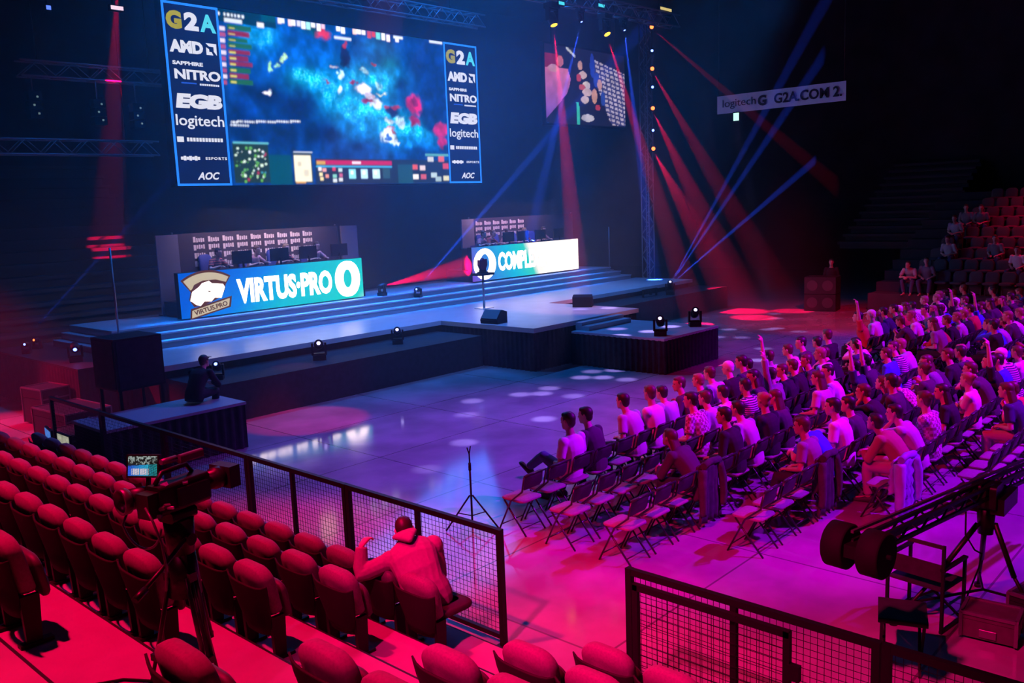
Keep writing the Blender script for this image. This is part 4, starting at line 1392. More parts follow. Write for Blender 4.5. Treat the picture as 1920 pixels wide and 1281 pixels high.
def add_head(mb, Mh, sc=1.0):
    """skull, jaw, nose, brow, lips, ears; face towards local +Y, centre of the skull at the origin"""
    prof = [(-0.118, 0.022, 0.020, 0.062), (-0.108, 0.042, 0.045, 0.045), (-0.085, 0.056, 0.066, 0.026), (-0.055, 0.063, 0.080, 0.012), (-0.02, 0.069, 0.092, 0.002), (0.02, 0.074, 0.098, -0.004), (0.055, 0.074, 0.096, -0.008), (0.085, 0.062, 0.080, -0.010), (0.108, 0.038, 0.050, -0.010), (0.117, 0.015, 0.020, -0.010)]
    rings = []
    for z, rx, ry, yo in prof:
        rings.append([Mh @ (Vector((rx * math.cos(2 * PI * j / 18), yo + ry * math.sin(2 * PI * j / 18), z)) * sc) for j in range(18)])
    mb.loft(rings)
    def P_(x, y, z):
        return Mh @ (Vector((x, y, z)) * sc)
    mb.tube([P_(0, 0.086, 0.012), P_(0, 0.104, -0.022), P_(0, 0.112, -0.036)], [0.007 * sc, 0.011 * sc, 0.013 * sc], 8)   # nose
    mb.tube([P_(-0.045, 0.074, 0.026), P_(-0.018, 0.090, 0.030), P_(0.018, 0.090, 0.030), P_(0.045, 0.074, 0.026)], 0.010 * sc, 8)   # brow
    mb.tube([P_(-0.022, 0.086, -0.063), P_(0, 0.094, -0.060), P_(0.022, 0.086, -0.063)], 0.0085 * sc, 8)   # upper lip
    mb.tube([P_(-0.018, 0.084, -0.074), P_(0, 0.091, -0.075), P_(0.018, 0.084, -0.074)], 0.0085 * sc, 8)
    for s_ in (-1, 1):
        mb.tube([P_(s_ * 0.068, -0.004, -0.032), P_(s_ * 0.080, -0.014, -0.005), P_(s_ * 0.078, -0.012, 0.022)], [0.010 * sc, 0.016 * sc, 0.012 * sc], 8)


def limb(mb, pts, rs, n=12):
    """smooth tapered limb through joints with extra rings between them"""
    P_, r_ = [], []
    for i in range(len(pts) - 1):
        a, c = Vector(pts[i]), Vector(pts[i + 1])
        for k in range(4):
            u = k / 4
            P_.append(a.lerp(c, u))
            r_.append(rs[i] + (rs[i + 1] - rs[i]) * u)
    P_.append(Vector(pts[-1]))
    r_.append(rs[-1])
    mb.tube(P_, r_, n)


BASE = dict(hip=(0, 0, 0.52), lean=8, bend=10, side=0, twist=0, yaw=0, pitch=-4, roll=0,
            wr=((-0.09, 0.26, 0.64), (0.09, 0.28, 0.63)), eh=((-0.5, -0.5, -0.8), (0.5, -0.5, -0.8)), hd=((0.5, 0.8, -0.1), (-0.5, 0.8, -0.1)), hn=((0, 0, -1), (0, 0, -1)), curl=0.45,
            an=((-0.12, 0.42, 0.09), (0.12, 0.40, 0.09)), kh=((-0.25, 0.6, 1), (0.25, 0.6, 1)), toe=((-0.15, 1, 0), (0.15, 1, 0)), w=1.0, stand=False)


def skeleton(p):
    q_ = dict(BASE)
    q_.update(p)
    hip = Vector(q_['hip'])
    a0 = R(q_['lean'])
    spine = [hip]
    dirs = []
    tilt = R(q_['side'])
    for k, ln in enumerate((0.15, 0.15, 0.14, 0.10)):
        a = a0 + R(q_['bend']) * k
        d = Vector((math.sin(tilt), math.sin(a) * math.cos(tilt), math.cos(a) * math.cos(tilt)))
        dirs.append(d)
        spine.append(spine[-1] + d * ln)
    tw = R(q_['twist'])
    side_h = Vector((1, 0, 0))
    side_s = Vector((math.cos(tw), math.sin(tw), 0))
    side_s = (side_s - dirs[2] * side_s.dot(dirs[2])).normalized()
    w_ = q_['w']
    sh = [spine[3] + dirs[2] * (0.015 - q_.get('drop', 0.0)) + Vector((0, q_.get('drop', 0.0) * 0.7, 0)) + side_s * (s_ * 0.178 * w_) for s_ in (-1, 1)]
    neck = spine[4]
    hc = neck + dirs[3] * 0.045 + Vector((0, 0.022 + 0.0 * a0, 0.125))
    Mh = head_matrix(hc, R(q_['yaw']), R(q_['pitch']), R(q_['roll']))
    el, wr = [], []
    for s_ in (0, 1):
        e_, w2 = ik(sh[s_], q_['wr'][s_], 0.295, 0.26, q_['eh'][s_])
        el.append(e_)
        wr.append(w2)
    hj = [hip + side_h * (s_ * 0.092 * w_) for s_ in (-1, 1)]
    kn, an = [], []
    for s_ in (0, 1):
        k_, a_ = ik(hj[s_], q_['an'][s_], 0.435, 0.425, q_['kh'][s_])
        kn.append(k_)
        an.append(a_)
    return dict(q_, hip=hip, spine=spine, dirs=dirs, side_h=side_h, side_s=side_s, sh=sh, neck=neck, hc=hc, Mh=Mh, el=el, wrist=wr, hj=hj, kn=kn, an=an)


def torso_rings(k, f=0.0, low=-0.10, top=True, e=2.4):
    sp, di, w_ = k['spine'], k['dirs'], k['w']
    s0, s1 = k['side_h'], k['side_s']
    def pt(h):
        acc = 0
        for i, ln in enumerate((0.15, 0.15, 0.14, 0.10)):
            if h <= acc + ln or i == 3:
                return sp[i] + di[i] * (h - acc), di[i]
            acc += ln
    rr = [(low, 0.155, 0.105), (-0.03, 0.172, 0.122), (0.05, 0.168, 0.122), (0.14, 0.148, 0.110), (0.24, 0.152, 0.112), (0.33, 0.166, 0.118), (0.40, 0.170, 0.112), (0.45, 0.150, 0.096), (0.485, 0.112, 0.080), (0.52, 0.066, 0.064)]
    out = []
    for h, rx, ry in rr:
        c, d = pt(h)
        u = min(1, max(0, h / 0.35))
        out.append(ring(c, d, s0.lerp(s1, u), (rx + f) * w_, (ry + f) * (0.5 + 0.5 * w_), 18, e))
    return out


def figure(p, voxel=0.0115, sleeve='short', hair='short', cloth=0.0135, hood=False, vc=0.0135):
    """meshes of one posed person: body, shirt, trousers, shoes, hair, eyes"""
    k = skeleton(p)
    w_ = k['w']
    b_ = MB()
    b_.loft(torso_rings(k))
    limb(b_, [k['neck'] - k['dirs'][3] * 0.06, k['hc'] + Vector((0, -0.012, -0.06))], [0.064, 0.052])
    add_head(b_, k['Mh'])
    for s_ in (0, 1):
        sg = -1 if s_ == 0 else 1
        b_.ball(k['sh'][s_], 0.058 * w_)
        limb(b_, [k['sh'][s_], k['el'][s_], k['wrist'][s_]], [0.050 * w_, 0.040 * w_, 0.026])
        hand(b_, k['wrist'][s_], k['hd'][s_], k['hn'][s_], -sg, k['curl'])
        limb(b_, [k['hj'][s_], k['kn'][s_], k['an'][s_]], [0.082 * w_, 0.056 * w_, 0.038])
        t_ = Vector(k['toe'][s_]).normalized()
        a_ = k['an'][s_]
        fz = Vector((0, 0, 1))
        b_.tube([a_ - t_ * 0.045 - fz * 0.035, a_ + t_ * 0.05 - fz * 0.042, a_ + t_ * 0.16 - fz * 0.055], [0.034, 0.036, 0.026], 10)
    out = {'body': remesh(b_, voxel, 1, 'person_body')}
    # shirt
    b_ = MB()
    rg = torso_rings(k, cloth, -0.115, e=2.3)
    b_.loft(rg)
    for s_ in (0, 1):
        b_.ball(k['sh'][s_], 0.060 * w_ + cloth)
        if sleeve == 'short':
            m_ = k['sh'][s_].lerp(k['el'][s_], 0.72)
            limb(b_, [k['sh'][s_], m_], [0.052 * w_ + cloth, 0.049 * w_ + cloth * 1.5])
        else:
            m_ = k['el'][s_].lerp(k['wrist'][s_], 0.93)
            limb(b_, [k['sh'][s_], k['el'][s_], m_], [0.053 * w_ + cloth, 0.045 * w_ + cloth, 0.033 + cloth * 0.8])
    if hood:
        d = k['dirs'][3]
        c = k['neck'] - d * 0.015
        back = Vector((0, -1, 0)) * 1.0
        sd = k['side_s']
        bk = d.cross(sd) * -1
        b_.tube([c + sd * 0.075 - bk * 0.055, c + sd * 0.085 + bk * 0.03, c + bk * (0.095 + cloth), c - sd * 0.085 + bk * 0.03, c - sd * 0.075 - bk * 0.055], [0.022, 0.034, 0.040, 0.034, 0.022], 10)
        # hanging point of the hood
        rings = []
        for u, hw, th in ((0.0, 0.118, 0.040), (0.07, 0.112, 0.042), (0.13, 0.080, 0.038), (0.18, 0.046, 0.030), (0.215, 0.016, 0.018)):
            cc = c + bk * (0.100 + cloth * 1.1 + 0.030 * math.sin(u * 12) + 0.10 * u) - d * (u - 0.02)
            rings.append(ring(cc, -d, sd, hw, th, 14, 2.2))
        b_.loft(rings)
    out['shirt'] = remesh(b_, vc, 2, 'person_shirt')
    # trousers
    b_ = MB()
    rg = torso_rings(k, cloth * 0.7, -0.125)
    b_.loft(rg[:4])
    for s_ in (0, 1):
        m_ = k['kn'][s_].lerp(k['an'][s_], 0.93)
        limb(b_, [k['hj'][s_], k['kn'][s_], m_], [0.084 * w_ + cloth, 0.060 * w_ + cloth, 0.045 + cloth])
    out['trousers'] = remesh(b_, vc * 1.05, 2, 'person_trousers')
    # shoes
    for s_ in (0, 1):
        b_ = MB()
        t_ = Vector(k['toe'][s_]).normalized()
        a_ = k['an'][s_]
        fz = Vector((0, 0, 1))
        sd = t_.cross(fz).normalized()
        rings = []
        for u, hw, z0, z1 in ((-0.075, 0.030, -0.085, -0.020), (-0.05, 0.040, -0.090, 0.010), (0.02, 0.044, -0.090, 0.0), (0.10, 0.048, -0.090, -0.030), (0.165, 0.044, -0.090, -0.045), (0.195, 0.025, -0.085, -0.060)):
            c = a_ + t_ * u + fz * ((z0 + z1) / 2)
            rings.append(ring(c, t_, sd, hw, (z1 - z0) / 2, 12, 2.8))
        b_.loft(rings)
        out['shoe%d' % s_] = b_.mesh('person_shoe')
    # hair
    b_ = MB()
    Mh = k['Mh']
    r3 = Mh.to_3x3()
    if hair in ('short', 'long', 'bun'):
        b_.ball(Mh @ Vector((0, -0.020, 0.034)), 0.082, 0.099, 0.094, r3, 18, 12)
        b_.ball(Mh @ Vector((0, -0.052, -0.018)), 0.066, 0.058, 0.075, r3, 16, 10)
        b_.ball(Mh @ Vector((0, 0.040, 0.082)), 0.058, 0.044, 0.034, r3, 14, 9)
        for s_ in (-1, 1):
            b_.ball(Mh @ Vector((s_ * 0.066, -0.012, 0.024)), 0.015, 0.036, 0.040, r3, 10, 8)
    if hair == 'long':
        base = Mh @ Vector((0, -0.06, 0.0))
        sh_mid = k['neck'] + Vector((0, -0.105, -0.16))
        rings = []
        for u, hw, th in ((0, 0.080, 0.050), (0.35, 0.092, 0.055), (0.7, 0.098, 0.045), (1.0, 0.085, 0.030)):
            rings.append(ring(base.lerp(sh_mid, u), Vector((0, 0, -1)), Vector((1, 0, 0)), hw, th, 14))
        b_.loft(rings)
    if hair == 'bun':
        b_.ball(Mh @ Vector((0, -0.115, 0.06)), 0.045, 0.042, 0.042, r3)
    if hair == 'cap':
        b_.ball(Mh @ Vector((0, -0.010, 0.040)), 0.084, 0.104, 0.090, r3, 18, 12)
        b_.ball(Mh @ Vector((0, -0.056, -0.012)), 0.060, 0.050, 0.060, r3, 14, 9)
        b_.add([Mh @ Vector((x, y, z)) for x, y, z in ((-0.07, 0.07, 0.062), (0.07, 0.07, 0.062), (0.055, 0.165, 0.045), (-0.055, 0.165, 0.045), (-0.07, 0.07, 0.048), (0.07, 0.07, 0.048), (0.055, 0.165, 0.033), (-0.055, 0.165, 0.033))], [(0, 1, 2, 3), (7, 6, 5, 4), (0, 4, 5, 1), (1, 5, 6, 2), (2, 6, 7, 3), (3, 7, 4, 0)])
    out['hair'] = remesh(b_, 0.0105, 1, 'person_hair')
    b_ = MB()
    for s_ in (-1, 1):
        b_.ball(Mh @ Vector((s_ * 0.030, 0.083, 0.006)), 0.0115, 0.008, 0.008, r3, 10, 7)
    out['eyes'] = b_.mesh('person_eyes')
    return out


POSES = {
    'upright': dict(),
    'slack': dict(lean=2, bend=9, yaw=14, wr=((-0.16, 0.30, 0.62), (0.10, 0.26, 0.62)), an=((-0.16, 0.50, 0.09), (0.14, 0.34, 0.09))),
    'leaning': dict(lean=24, bend=12, pitch=8, yaw=-8, wr=((-0.05, 0.52, 0.66), (0.06, 0.53, 0.66)), eh=((-0.6, 0.1, -0.8), (0.6, 0.1, -0.8)), hd=((0.5, 0.8, -0.2), (-0.5, 0.8, -0.2)), hn=((0.5, 0, -0.6), (-0.5, 0, -0.6)), curl=0.7),
    'folded': dict(lean=-2, bend=7, yaw=-12, wr=((0.10, 0.20, 0.86), (-0.10, 0.22, 0.82)), eh=((-0.6, -0.1, -0.8), (0.6, -0.1, -0.8)), hd=((1, -0.1, 0.1), (-1, -0.1, 0.1)), hn=((0, -1, 0), (0, -1, 0)), curl=0.3, an=((-0.15, 0.36, 0.09), (0.15, 0.46, 0.09))),
    'arm_up': dict(lean=6, bend=6, yaw=8, pitch=4, wr=((-0.24, 0.16, 1.52), (0.12, 0.28, 0.63)), eh=((-1, -0.2, 0), (1, -0.4, -0.6)), hd=((0.05, 0.25, 1), (-0.5, 0.8, -0.1)), hn=((0, 1, 0), (0, 0, -1)), curl=0.5),
    'chin': dict(lean=14, bend=12, yaw=10, pitch=-2, wr=((-0.05, 0.33, 1.02), (0.14, 0.36, 0.64)), eh=((-0.6, 0.4, -1), (1, -0.3, -0.6)), hd=((0.25, -0.1, 1), (-0.5, 0.8, -0.1)), hn=((0.2, -1, 0), (0, 0, -1)), curl=0.8),
    'crossed': dict(hip=(0, 0.06, 0.50), lean=-14, bend=10, yaw=6, wr=((-0.10, 0.28, 0.62), (0.12, 0.28, 0.62)), an=((-0.02, 0.80, 0.44), (0.10, 0.62, 0.09)), kh=((-0.2, 0.2, 1), (0.2, 0.5, 1)), toe=((-0.1, 0.75, 0.65), (0.1, 1, 0))),
    'phone': dict(lean=10, bend=12, pitch=-16, yaw=-4, wr=((-0.06, 0.36, 0.86), (0.07, 0.36, 0.86)), eh=((-1, -0.2, -0.8), (1, -0.2, -0.8)), hd=((0.3, 0.5, 0.6), (-0.3, 0.5, 0.6)), hn=((0.5, -0.6, 0.4), (-0.5, -0.6, 0.4)), curl=0.7),
    'talking': dict(lean=6, bend=9, yaw=48, twist=12, wr=((-0.18, 0.30, 0.64), (0.22, 0.34, 0.80)), hd=((0.4, 0.8, -0.1), (0.2, 0.9, 0.4)), hn=((0, 0, -1), (-1, 0, 0))),
    'playing': dict(lean=10, bend=9, pitch=-6, wr=((-0.16, 0.42, 0.82), (0.18, 0.42, 0.82)), eh=((-1, -0.3, -0.6), (1, -0.3, -0.6)), hd=((0.15, 1, 0), (-0.15, 1, 0)), curl=0.25),
    'standing': dict(hip=(0, 0, 0.94), lean=0, bend=4, wr=((-0.25, 0.06, 0.86), (0.25, 0.06, 0.86)), eh=((-0.5, -1, 0), (0.5, -1, 0)), hd=((0, 0.1, -1), (0, 0.1, -1)), hn=((1, 0, 0), (-1, 0, 0)), an=((-0.11, 0.0, 0.09), (0.11, 0.02, 0.09)), kh=((0, 1, 0), (0, 1, 0)), curl=0.3),
}
PATTERN = dict(body=0, shirt=1)
SKIN = [principled('skin_fair', (0.62, 0.42, 0.34), 0.55), principled('skin_tan', (0.50, 0.31, 0.23), 0.55)]
HAIRM = {'dark': principled('hair_dark', (0.030, 0.020, 0.016), 0.5), 'brown': principled('hair_brown', (0.10, 0.055, 0.03), 0.5), 'fair': principled('hair_fair', (0.32, 0.22, 0.12), 0.5)}
EYEM = principled('eyes', (0.02, 0.015, 0.015), 0.15)


def stripes(name, c1, c2, scale, vertical=False, checks=False):
    m = principled(name, c1, 0.85)
    nt = m.node_tree
    tc = nt.nodes.new('ShaderNodeTexCoord')
    if checks:
        tx = nt.nodes.new('ShaderNodeTexChecker')
        tx.inputs['Scale'].default_value = scale
        tx.inputs['Color1'].default_value = c1 + (1,)
        tx.inputs['Color2'].default_value = c2 + (1,)
        nt.links.new(tc.outputs['Object'], tx.inputs['Vector'])
        nt.links.new(tx.outputs['Color'], nt.nodes['Principled BSDF'].inputs['Base Color'])
    else:
        tx = nt.nodes.new('ShaderNodeTexWave')
        tx.bands_direction = 'X' if vertical else 'Z'
        tx.inputs['Scale'].default_value = scale
        r_ = nt.nodes.new('ShaderNodeValToRGB')
        r_.color_ramp.interpolation = 'CONSTANT'
        r_.color_ramp.elements[0].color = c1 + (1,)
        r_.color_ramp.elements[1].color = c2 + (1,)
        r_.color_ramp.elements[1].position = 0.5
        nt.links.new(tc.outputs['Object'], tx.inputs['Vector'])
        nt.links.new(tx.outputs['Fac'], r_.inputs['Fac'])
        nt.links.new(r_.outputs['Color'], nt.nodes['Principled BSDF'].inputs['Base Color'])
    return m


SHIRTS = {
    'white': principled('shirt_white', (0.80, 0.78, 0.80), 0.85), 'pale grey': principled('shirt_pale', (0.55, 0.53, 0.56), 0.85),
    'grey': principled('shirt_grey', (0.26, 0.25, 0.28), 0.85), 'black': principled('shirt_black', (0.018, 0.017, 0.022), 0.85),
    'navy': principled('shirt_navy', (0.03, 0.03, 0.10), 0.85), 'dark': principled('shirt_dark', (0.07, 0.05, 0.07), 0.85),
    'blue': principled('shirt_blue', (0.05, 0.12, 0.85), 0.8), 'tan': principled('shirt_tan', (0.46, 0.26, 0.14), 0.85),
    'red': principled('shirt_red', (0.62, 0.05, 0.06), 0.85), 'striped': stripes('shirt_striped', (0.72, 0.70, 0.72), (0.05, 0.04, 0.08), 9.0),
    'plaid': stripes('shirt_plaid', (0.75, 0.72, 0.74), (0.32, 0.12, 0.20), 24.0, checks=True),
}
TROUS = {'dark': principled('trousers_dark', (0.025, 0.024, 0.035), 0.85), 'jeans': principled('trousers_jeans', (0.07, 0.09, 0.20), 0.85), 'beige': principled('trousers_beige', (0.50, 0.42, 0.34), 0.85)}
SHOEM = principled('shoe_dark', (0.05, 0.045, 0.05), 0.6)

FIG = {}


def fig(pose, sleeve='short', hair='short', w_=1.0, hood=False):
    key = (pose, sleeve, hair, w_, hood)
    if key not in FIG:
        p = dict(POSES[pose])
        p['w'] = w_
        # the body and the other meshes are shared by every figure of the same pose
        FIG[key] = figure(p, sleeve=sleeve, hair=hair, hood=hood)
    return FIG[key]


SPLIT = {}


def person(loc, rotz, label, group, pose='upright', sleeve='short', hair='short', w_=1.0, shirt='white', trous='dark', hcol='dark', skin=0, hood=False, far=False, meshes=None, scale=1.0):
    f = meshes or fig(pose, sleeve, hair, w_, hood)
    t_ = thing('person', label, 'person', loc, rotz, group)
    t_.scale = (scale, scale, scale)
    link('body', f['body'], None, t_)
    mats = {'body': SKIN[skin], 'shirt': SHIRTS[shirt], 'trousers': TROUS[trous], 'shoe0': SHOEM, 'shoe1': SHOEM, 'hair': HAIRM.get(hcol) or SHIRTS[hcol], 'eyes': EYEM}
    for ch in list(t_.children):
        bpy.data.objects.remove(ch)
    for nm in ('body', 'hair', 'shirt', 'trousers') + (() if far else ('shoe0', 'shoe1', 'eyes')):
        me = f[nm]
        if not me.materials:
            me.materials.append(None)
        nm2 = 'cap' if (nm == 'hair' and hair == 'cap') else ('shoe' if nm[:4] == 'shoe' else nm)
        o_ = bpy.data.objects.new(nm2, me)
        COL.objects.link(o_)
        o_.material_slots[0].link = 'OBJECT'
        o_.material_slots[0].material = mats[nm]
        o_.parent = t_
    return t_


# ------------------------------------------------------------------ folding chairs and the crowd
M['chairpad'] = principled('chair_pad_grey', (0.26, 0.22, 0.24), 0.85, noise=0.1, scale=40)
M['chairback'] = principled('chair_back_black', (0.03, 0.026, 0.03), 0.7)
M['chairtube'] = principled('chair_tube', (0.06, 0.055, 0.065), 0.3, 0.6)


def chair_shapes():
    out = []
    q_ = MB()
    rings = rounded_slab(0.40, 0.40, 0, 0.40, 0.035, 0.06)
    q_.loft([[Vector((v.x, v.z - 0.20, 0.445 - v.y)) for v in r_] for r_ in rings])
    out.append(('seat', q_, 'chairpad'))
    q_ = MB()
    q_.loft(rounded_slab(0.38, 0.36, 0.60, 0.82, 0.022, 0.05, 0.22, -0.175))
    out.append(('backrest', q_, 'chairback'))
    for s_ in (-1, 1):
        q_ = MB()
        q_.tube([(s_ * 0.215, -0.245, 0.80), (s_ * 0.215, -0.20, 0.60), (s_ * 0.215, 0.00, 0.44), (s_ * 0.215, 0.23, 0.0)], 0.012, 8)
        out.append(('leg', q_, 'chairtube'))
        q_ = MB()
        q_.tube([(s_ * 0.19, 0.14, 0.425), (s_ * 0.19, -0.03, 0.22), (s_ * 0.19, -0.22, 0.0)], 0.012, 8)
        out.append(('leg', q_, 'chairtube'))
    for nm_, hw_, y_, z_, r_ in (('crossbar', 0.19, -0.15, 0.09, 0.008), ('crossbar', 0.215, 0.185, 0.09, 0.008), ('top_bar', 0.215, -0.248, 0.81, 0.012)):
        q_ = MB()
        q_.tube([(-hw_, y_, z_), (hw_, y_, z_)], r_, 6)
        out.append((nm_, q_, 'chairtube'))
    return out


folding = thing('folding_chair', 'chair', 'chair', (8.2, 7.49, 0))
for nm, q_, mt in chair_shapes():
    q_.build(nm, M[mt], folding)
q_ = MB()
for nm, k_, mt in chair_shapes():
    q_.add(k_.v, k_.f, True)
far_chair_mesh = q_.mesh('folding_chair_far')
far_chair_mesh.materials.append(M['chairtube'])

rng = random.Random(11)
ROWY = [7.49, 6.69, 5.86, 4.80, 3.98, 3.16, 2.34]
ROWSTART = [8.22, 8.22, 8.22, 9.37, 11.40, 12.4, 13.2]
RNAME = ['front', 'second', 'third', 'fourth', 'fifth', 'sixth', 'seventh']
cam_inv = cam.matrix_world.inverted()


def in_frame(x, y, z, mg=40):
    v = cam_inv @ Vector((x, y, z))
    if v.z > -0.5:
        return False
    px = 960 + _f * v.x / -v.z
    py = 640.5 - _f * v.y / -v.z
    return -mg < px < 1920 + mg and -mg < py < 1281 + mg


USED = {'n': 0}


def put_chair(x, y, label, group, far=False):
    if far:
        o_ = bpy.data.objects.new('folding_chair', far_chair_mesh)
        COL.objects.link(o_)
        o_.location = (x, y, 0)
        return tag(o_, label, 'chair', group)
    if USED['n'] == 0:
        USED['n'] = 1
        folding.location = (x, y, 0)
        folding['label'] = label
        folding['group'] = group
        return folding
    return copy_tree(folding, (x, y, 0), 0.0, label, group)


# people placed where the photograph shows who sits there: (row, seat) -> look
FIXED = {
    (0, 2): ('crossed', 'short', 'short', 'white', 'jeans', 'dark'), (0, 3): ('slack', 'long', 'short', 'dark', 'dark', 'dark'),
    (0, 5): ('upright', 'short', 'short', 'pale grey', 'dark', 'dark'), (0, 6): ('folded', 'short', 'short', 'white', 'dark', 'brown'),
    (0, 7): ('upright', 'long', 'short', 'pale grey', 'dark', 'dark'), (0, 8): ('talking', 'long', 'short', 'dark', 'dark', 'brown'),
    (0, 10): ('upright', 'short', 'short', 'pale grey', 'dark', 'brown'), (0, 12): ('slack', 'long', 'short', 'dark', 'dark', 'dark'),
    (0, 13): ('chin', 'long', 'short', 'black', 'dark', 'dark'),
    (1, 6): ('slack', 'short', 'short', 'plaid', 'dark', 'dark'), (1, 7): ('upright', 'short', 'short', 'pale grey', 'dark', 'brown'), (1, 8): ('upright', 'short', 'short', 'white', 'dark', 'dark'),
    (1, 9): ('folded', 'short', 'short', 'striped', 'dark', 'dark'), (1, 10): ('talking', 'long', 'long', 'dark', 'dark', 'dark'), (1, 11): ('arm_up', 'long', 'short', 'grey', 'dark', 'brown'),
    (2, 3): ('leaning', 'long', 'long', 'dark', 'dark', 'brown'), (2, 5): ('slack', 'long', 'short', 'black', 'dark', 'dark'), (2, 6): ('upright', 'short', 'short', 'pale grey', 'dark', 'dark'),
    (3, 3): ('slack', 'short', 'short', 'grey', 'dark', 'brown'), (3, 4): ('leaning', 'short', 'short', 'blue', 'jeans', 'dark'), (3, 5): ('slack', 'short', 'short', 'white', 'dark', 'dark'),
    (4, 1): ('leaning', 'long', 'short', 'tan', 'beige', 'dark'), (4, 2): ('chin', 'short', 'short', 'pale grey', 'dark', 'dark'), (4, 3): ('folded', 'short', 'bun', 'plaid', 'jeans', 'brown'),
}
EMPTY = {(0, 0), (0, 1), (0, 4), (1, 0), (1, 1), (1, 2), (1, 3), (1, 4), (1, 5), (2, 0), (2, 1), (2, 2), (2, 4), (3, 0), (3, 1), (3, 2), (4, 0), (5, 0), (5, 1), (5, 2), (5, 3), (6, 0), (6, 1)}
COMBO = []
for ps in ('upright', 'slack', 'leaning', 'folded', 'chin', 'phone', 'talking'):
    COMBO.append((ps, 'short', 'short'))
COMBO += [('slack', 'short', 'long'), ('upright', 'short', 'long'), ('leaning', 'long', 'long'), ('talking', 'long', 'long'), ('upright', 'long', 'short'), ('slack', 'long', 'short'), ('leaning', 'long', 'short'), ('folded', 'long', 'short'), ('chin', 'long', 'short'), ('arm_up', 'short', 'short'), ('upright', 'long', 'cap'), ('slack', 'short', 'cap'), ('folded', 'short', 'bun')]
SLV = {'short': 'T-shirt', 'long': 'sweater'}
HRW = {'short': 'short', 'long': 'long', 'bun': 'tied back'}
POSEW = {'upright': 'sitting upright', 'slack': 'sitting back', 'leaning': 'leaning forward', 'folded': 'with folded arms', 'arm_up': 'raising an arm', 'chin': 'with hand at chin', 'crossed': 'with outstretched legs', 'phone': 'with raised hands', 'talking': 'turning aside'}


def look(pose, sleeve, hair, shirt, hcol):
    a = '%s %s' % (shirt, SLV[sleeve])
    return 'person in %s %s' % (a, POSEW[pose])


PEOPLE = 0
for r_, y in enumerate(ROWY):
    n_p = {0: 0, 1: 0}
    n_c = {0: 0, 1: 0}
    x = ROWSTART[r_]
    k = -1
    while x < 29.2:
        k += 1
        blk = 0 if x < 18.2 else 1
        if 18.2 <= x < 20.6:
            x += 0.51
            continue
        yy = y + (0.35 if blk else 0.0)
        if not (in_frame(x, yy, 0.5) or in_frame(x, yy, 1.2)):
            x += 0.51
            continue
        far = x > 16.5
        who = FIXED.get((r_, k))
        if who is None and (r_, k) not in EMPTY and not (r_ == 0 and blk == 1 and x < 21):
            if rng.random() < (0.86 if r_ < 5 else 0.72):
                c_ = COMBO[rng.randrange(len(COMBO))]
                sh_ = rng.choice(['white', 'white', 'pale grey', 'grey', 'black', 'black', 'black', 'dark', 'dark', 'dark', 'navy', 'navy', 'red', 'tan', 'striped', 'plaid', 'blue'] if rng.random() < 0.8 else ['black', 'dark'])
                who = c_ + (sh_, rng.choice(['dark', 'dark', 'jeans', 'beige']), rng.choice(['dark', 'dark', 'brown', 'brown', 'fair']))
        where = 'near block' if blk == 0 else 'far block'
        n_c[blk] += 1
        cn = n_c[blk]
        state = 'empty' if who is None else 'occupied'
        put_chair(x, yy, '%s black folding chair, %s from left end in %s row of %s' % (state, ORD[min(cn - 1, 19)], RNAME[r_], where), 'folding chairs, %s audience row, %s' % (RNAME[r_], where), far)
        if who:
            n_p[blk] += 1
            pose, slv, hr, shirt, tr, hc = who
            jit = rng.uniform(-0.12, 0.12)
            lab = '%s, %s in %s row of %s' % (look(pose, slv, hr, shirt, hc), ORD[min(n_p[blk] - 1, 19)], RNAME[r_], where)
            person((x, yy - 0.07, 0.0), jit, lab, 'seated audience, %s row, %s' % (RNAME[r_], where), pose, slv, hr, 1.0, shirt, tr, hc if hr != 'cap' else rng.choice(['white', 'dark']), rng.choice([0, 0, 1]), far=far, scale=rng.uniform(0.97, 1.05))
            PEOPLE += 1
        x += 0.51
# the one with a raised arm at the near end of the far block
person((20.9, 7.85, 0.0), 0.25, 'person in red T-shirt raising an arm at the near end of the far block', 'seated audience, front row, far block', 'arm_up', 'short', 'short', 1.0, 'red', 'dark', 'dark', 0, far=False, scale=1.06)
put_chair(20.9, 7.92, 'black folding chair under the person in red raising an arm', 'folding chairs, front audience row, far block', True)


# ------------------------------------------------------------------ the person in the hooded sweatshirt
SHIRTS['hoodie'] = principled('hoodie_grey', (0.27, 0.22, 0.23), 0.9, noise=0.08, scale=30, bump=0.15)
pm = dict(hip=(0.0, 0.07, 0.50), lean=0, bend=27, side=-17, drop=0.06, twist=-2, yaw=-4, pitch=-16, roll=-8, w=1.14,
          wr=((-0.56, 0.30, 0.92), (-0.06, 0.50, 0.66)), eh=((-1, -0.1, -1.0), (0.4, -0.1, -1.0)), hd=((0.5, 0.7, 0.35), (-0.5, 0.8, -0.1)), hn=((0.5, 0.3, -0.7), (0, 0, -1)), curl=0.5,
          an=((-0.14, 0.44, 0.09), (0.06, 0.42, 0.09)), kh=((-0.3, 0.6, 1), (-0.1, 0.6, 1)))
mm = figure(pm, voxel=0.0065, sleeve='long', hair='short', cloth=0.026, hood=True, vc=0.008)
MAN = person((4.86, 5.60, 0.315), -PI / 2 + 0.86, 'person in a hooded sweatshirt seen from behind, hunched in the front stadium row', None, 'upright', 'long', 'short', 1.0, 'hoodie', 'dark', 'dark', 0, True, False, mm)

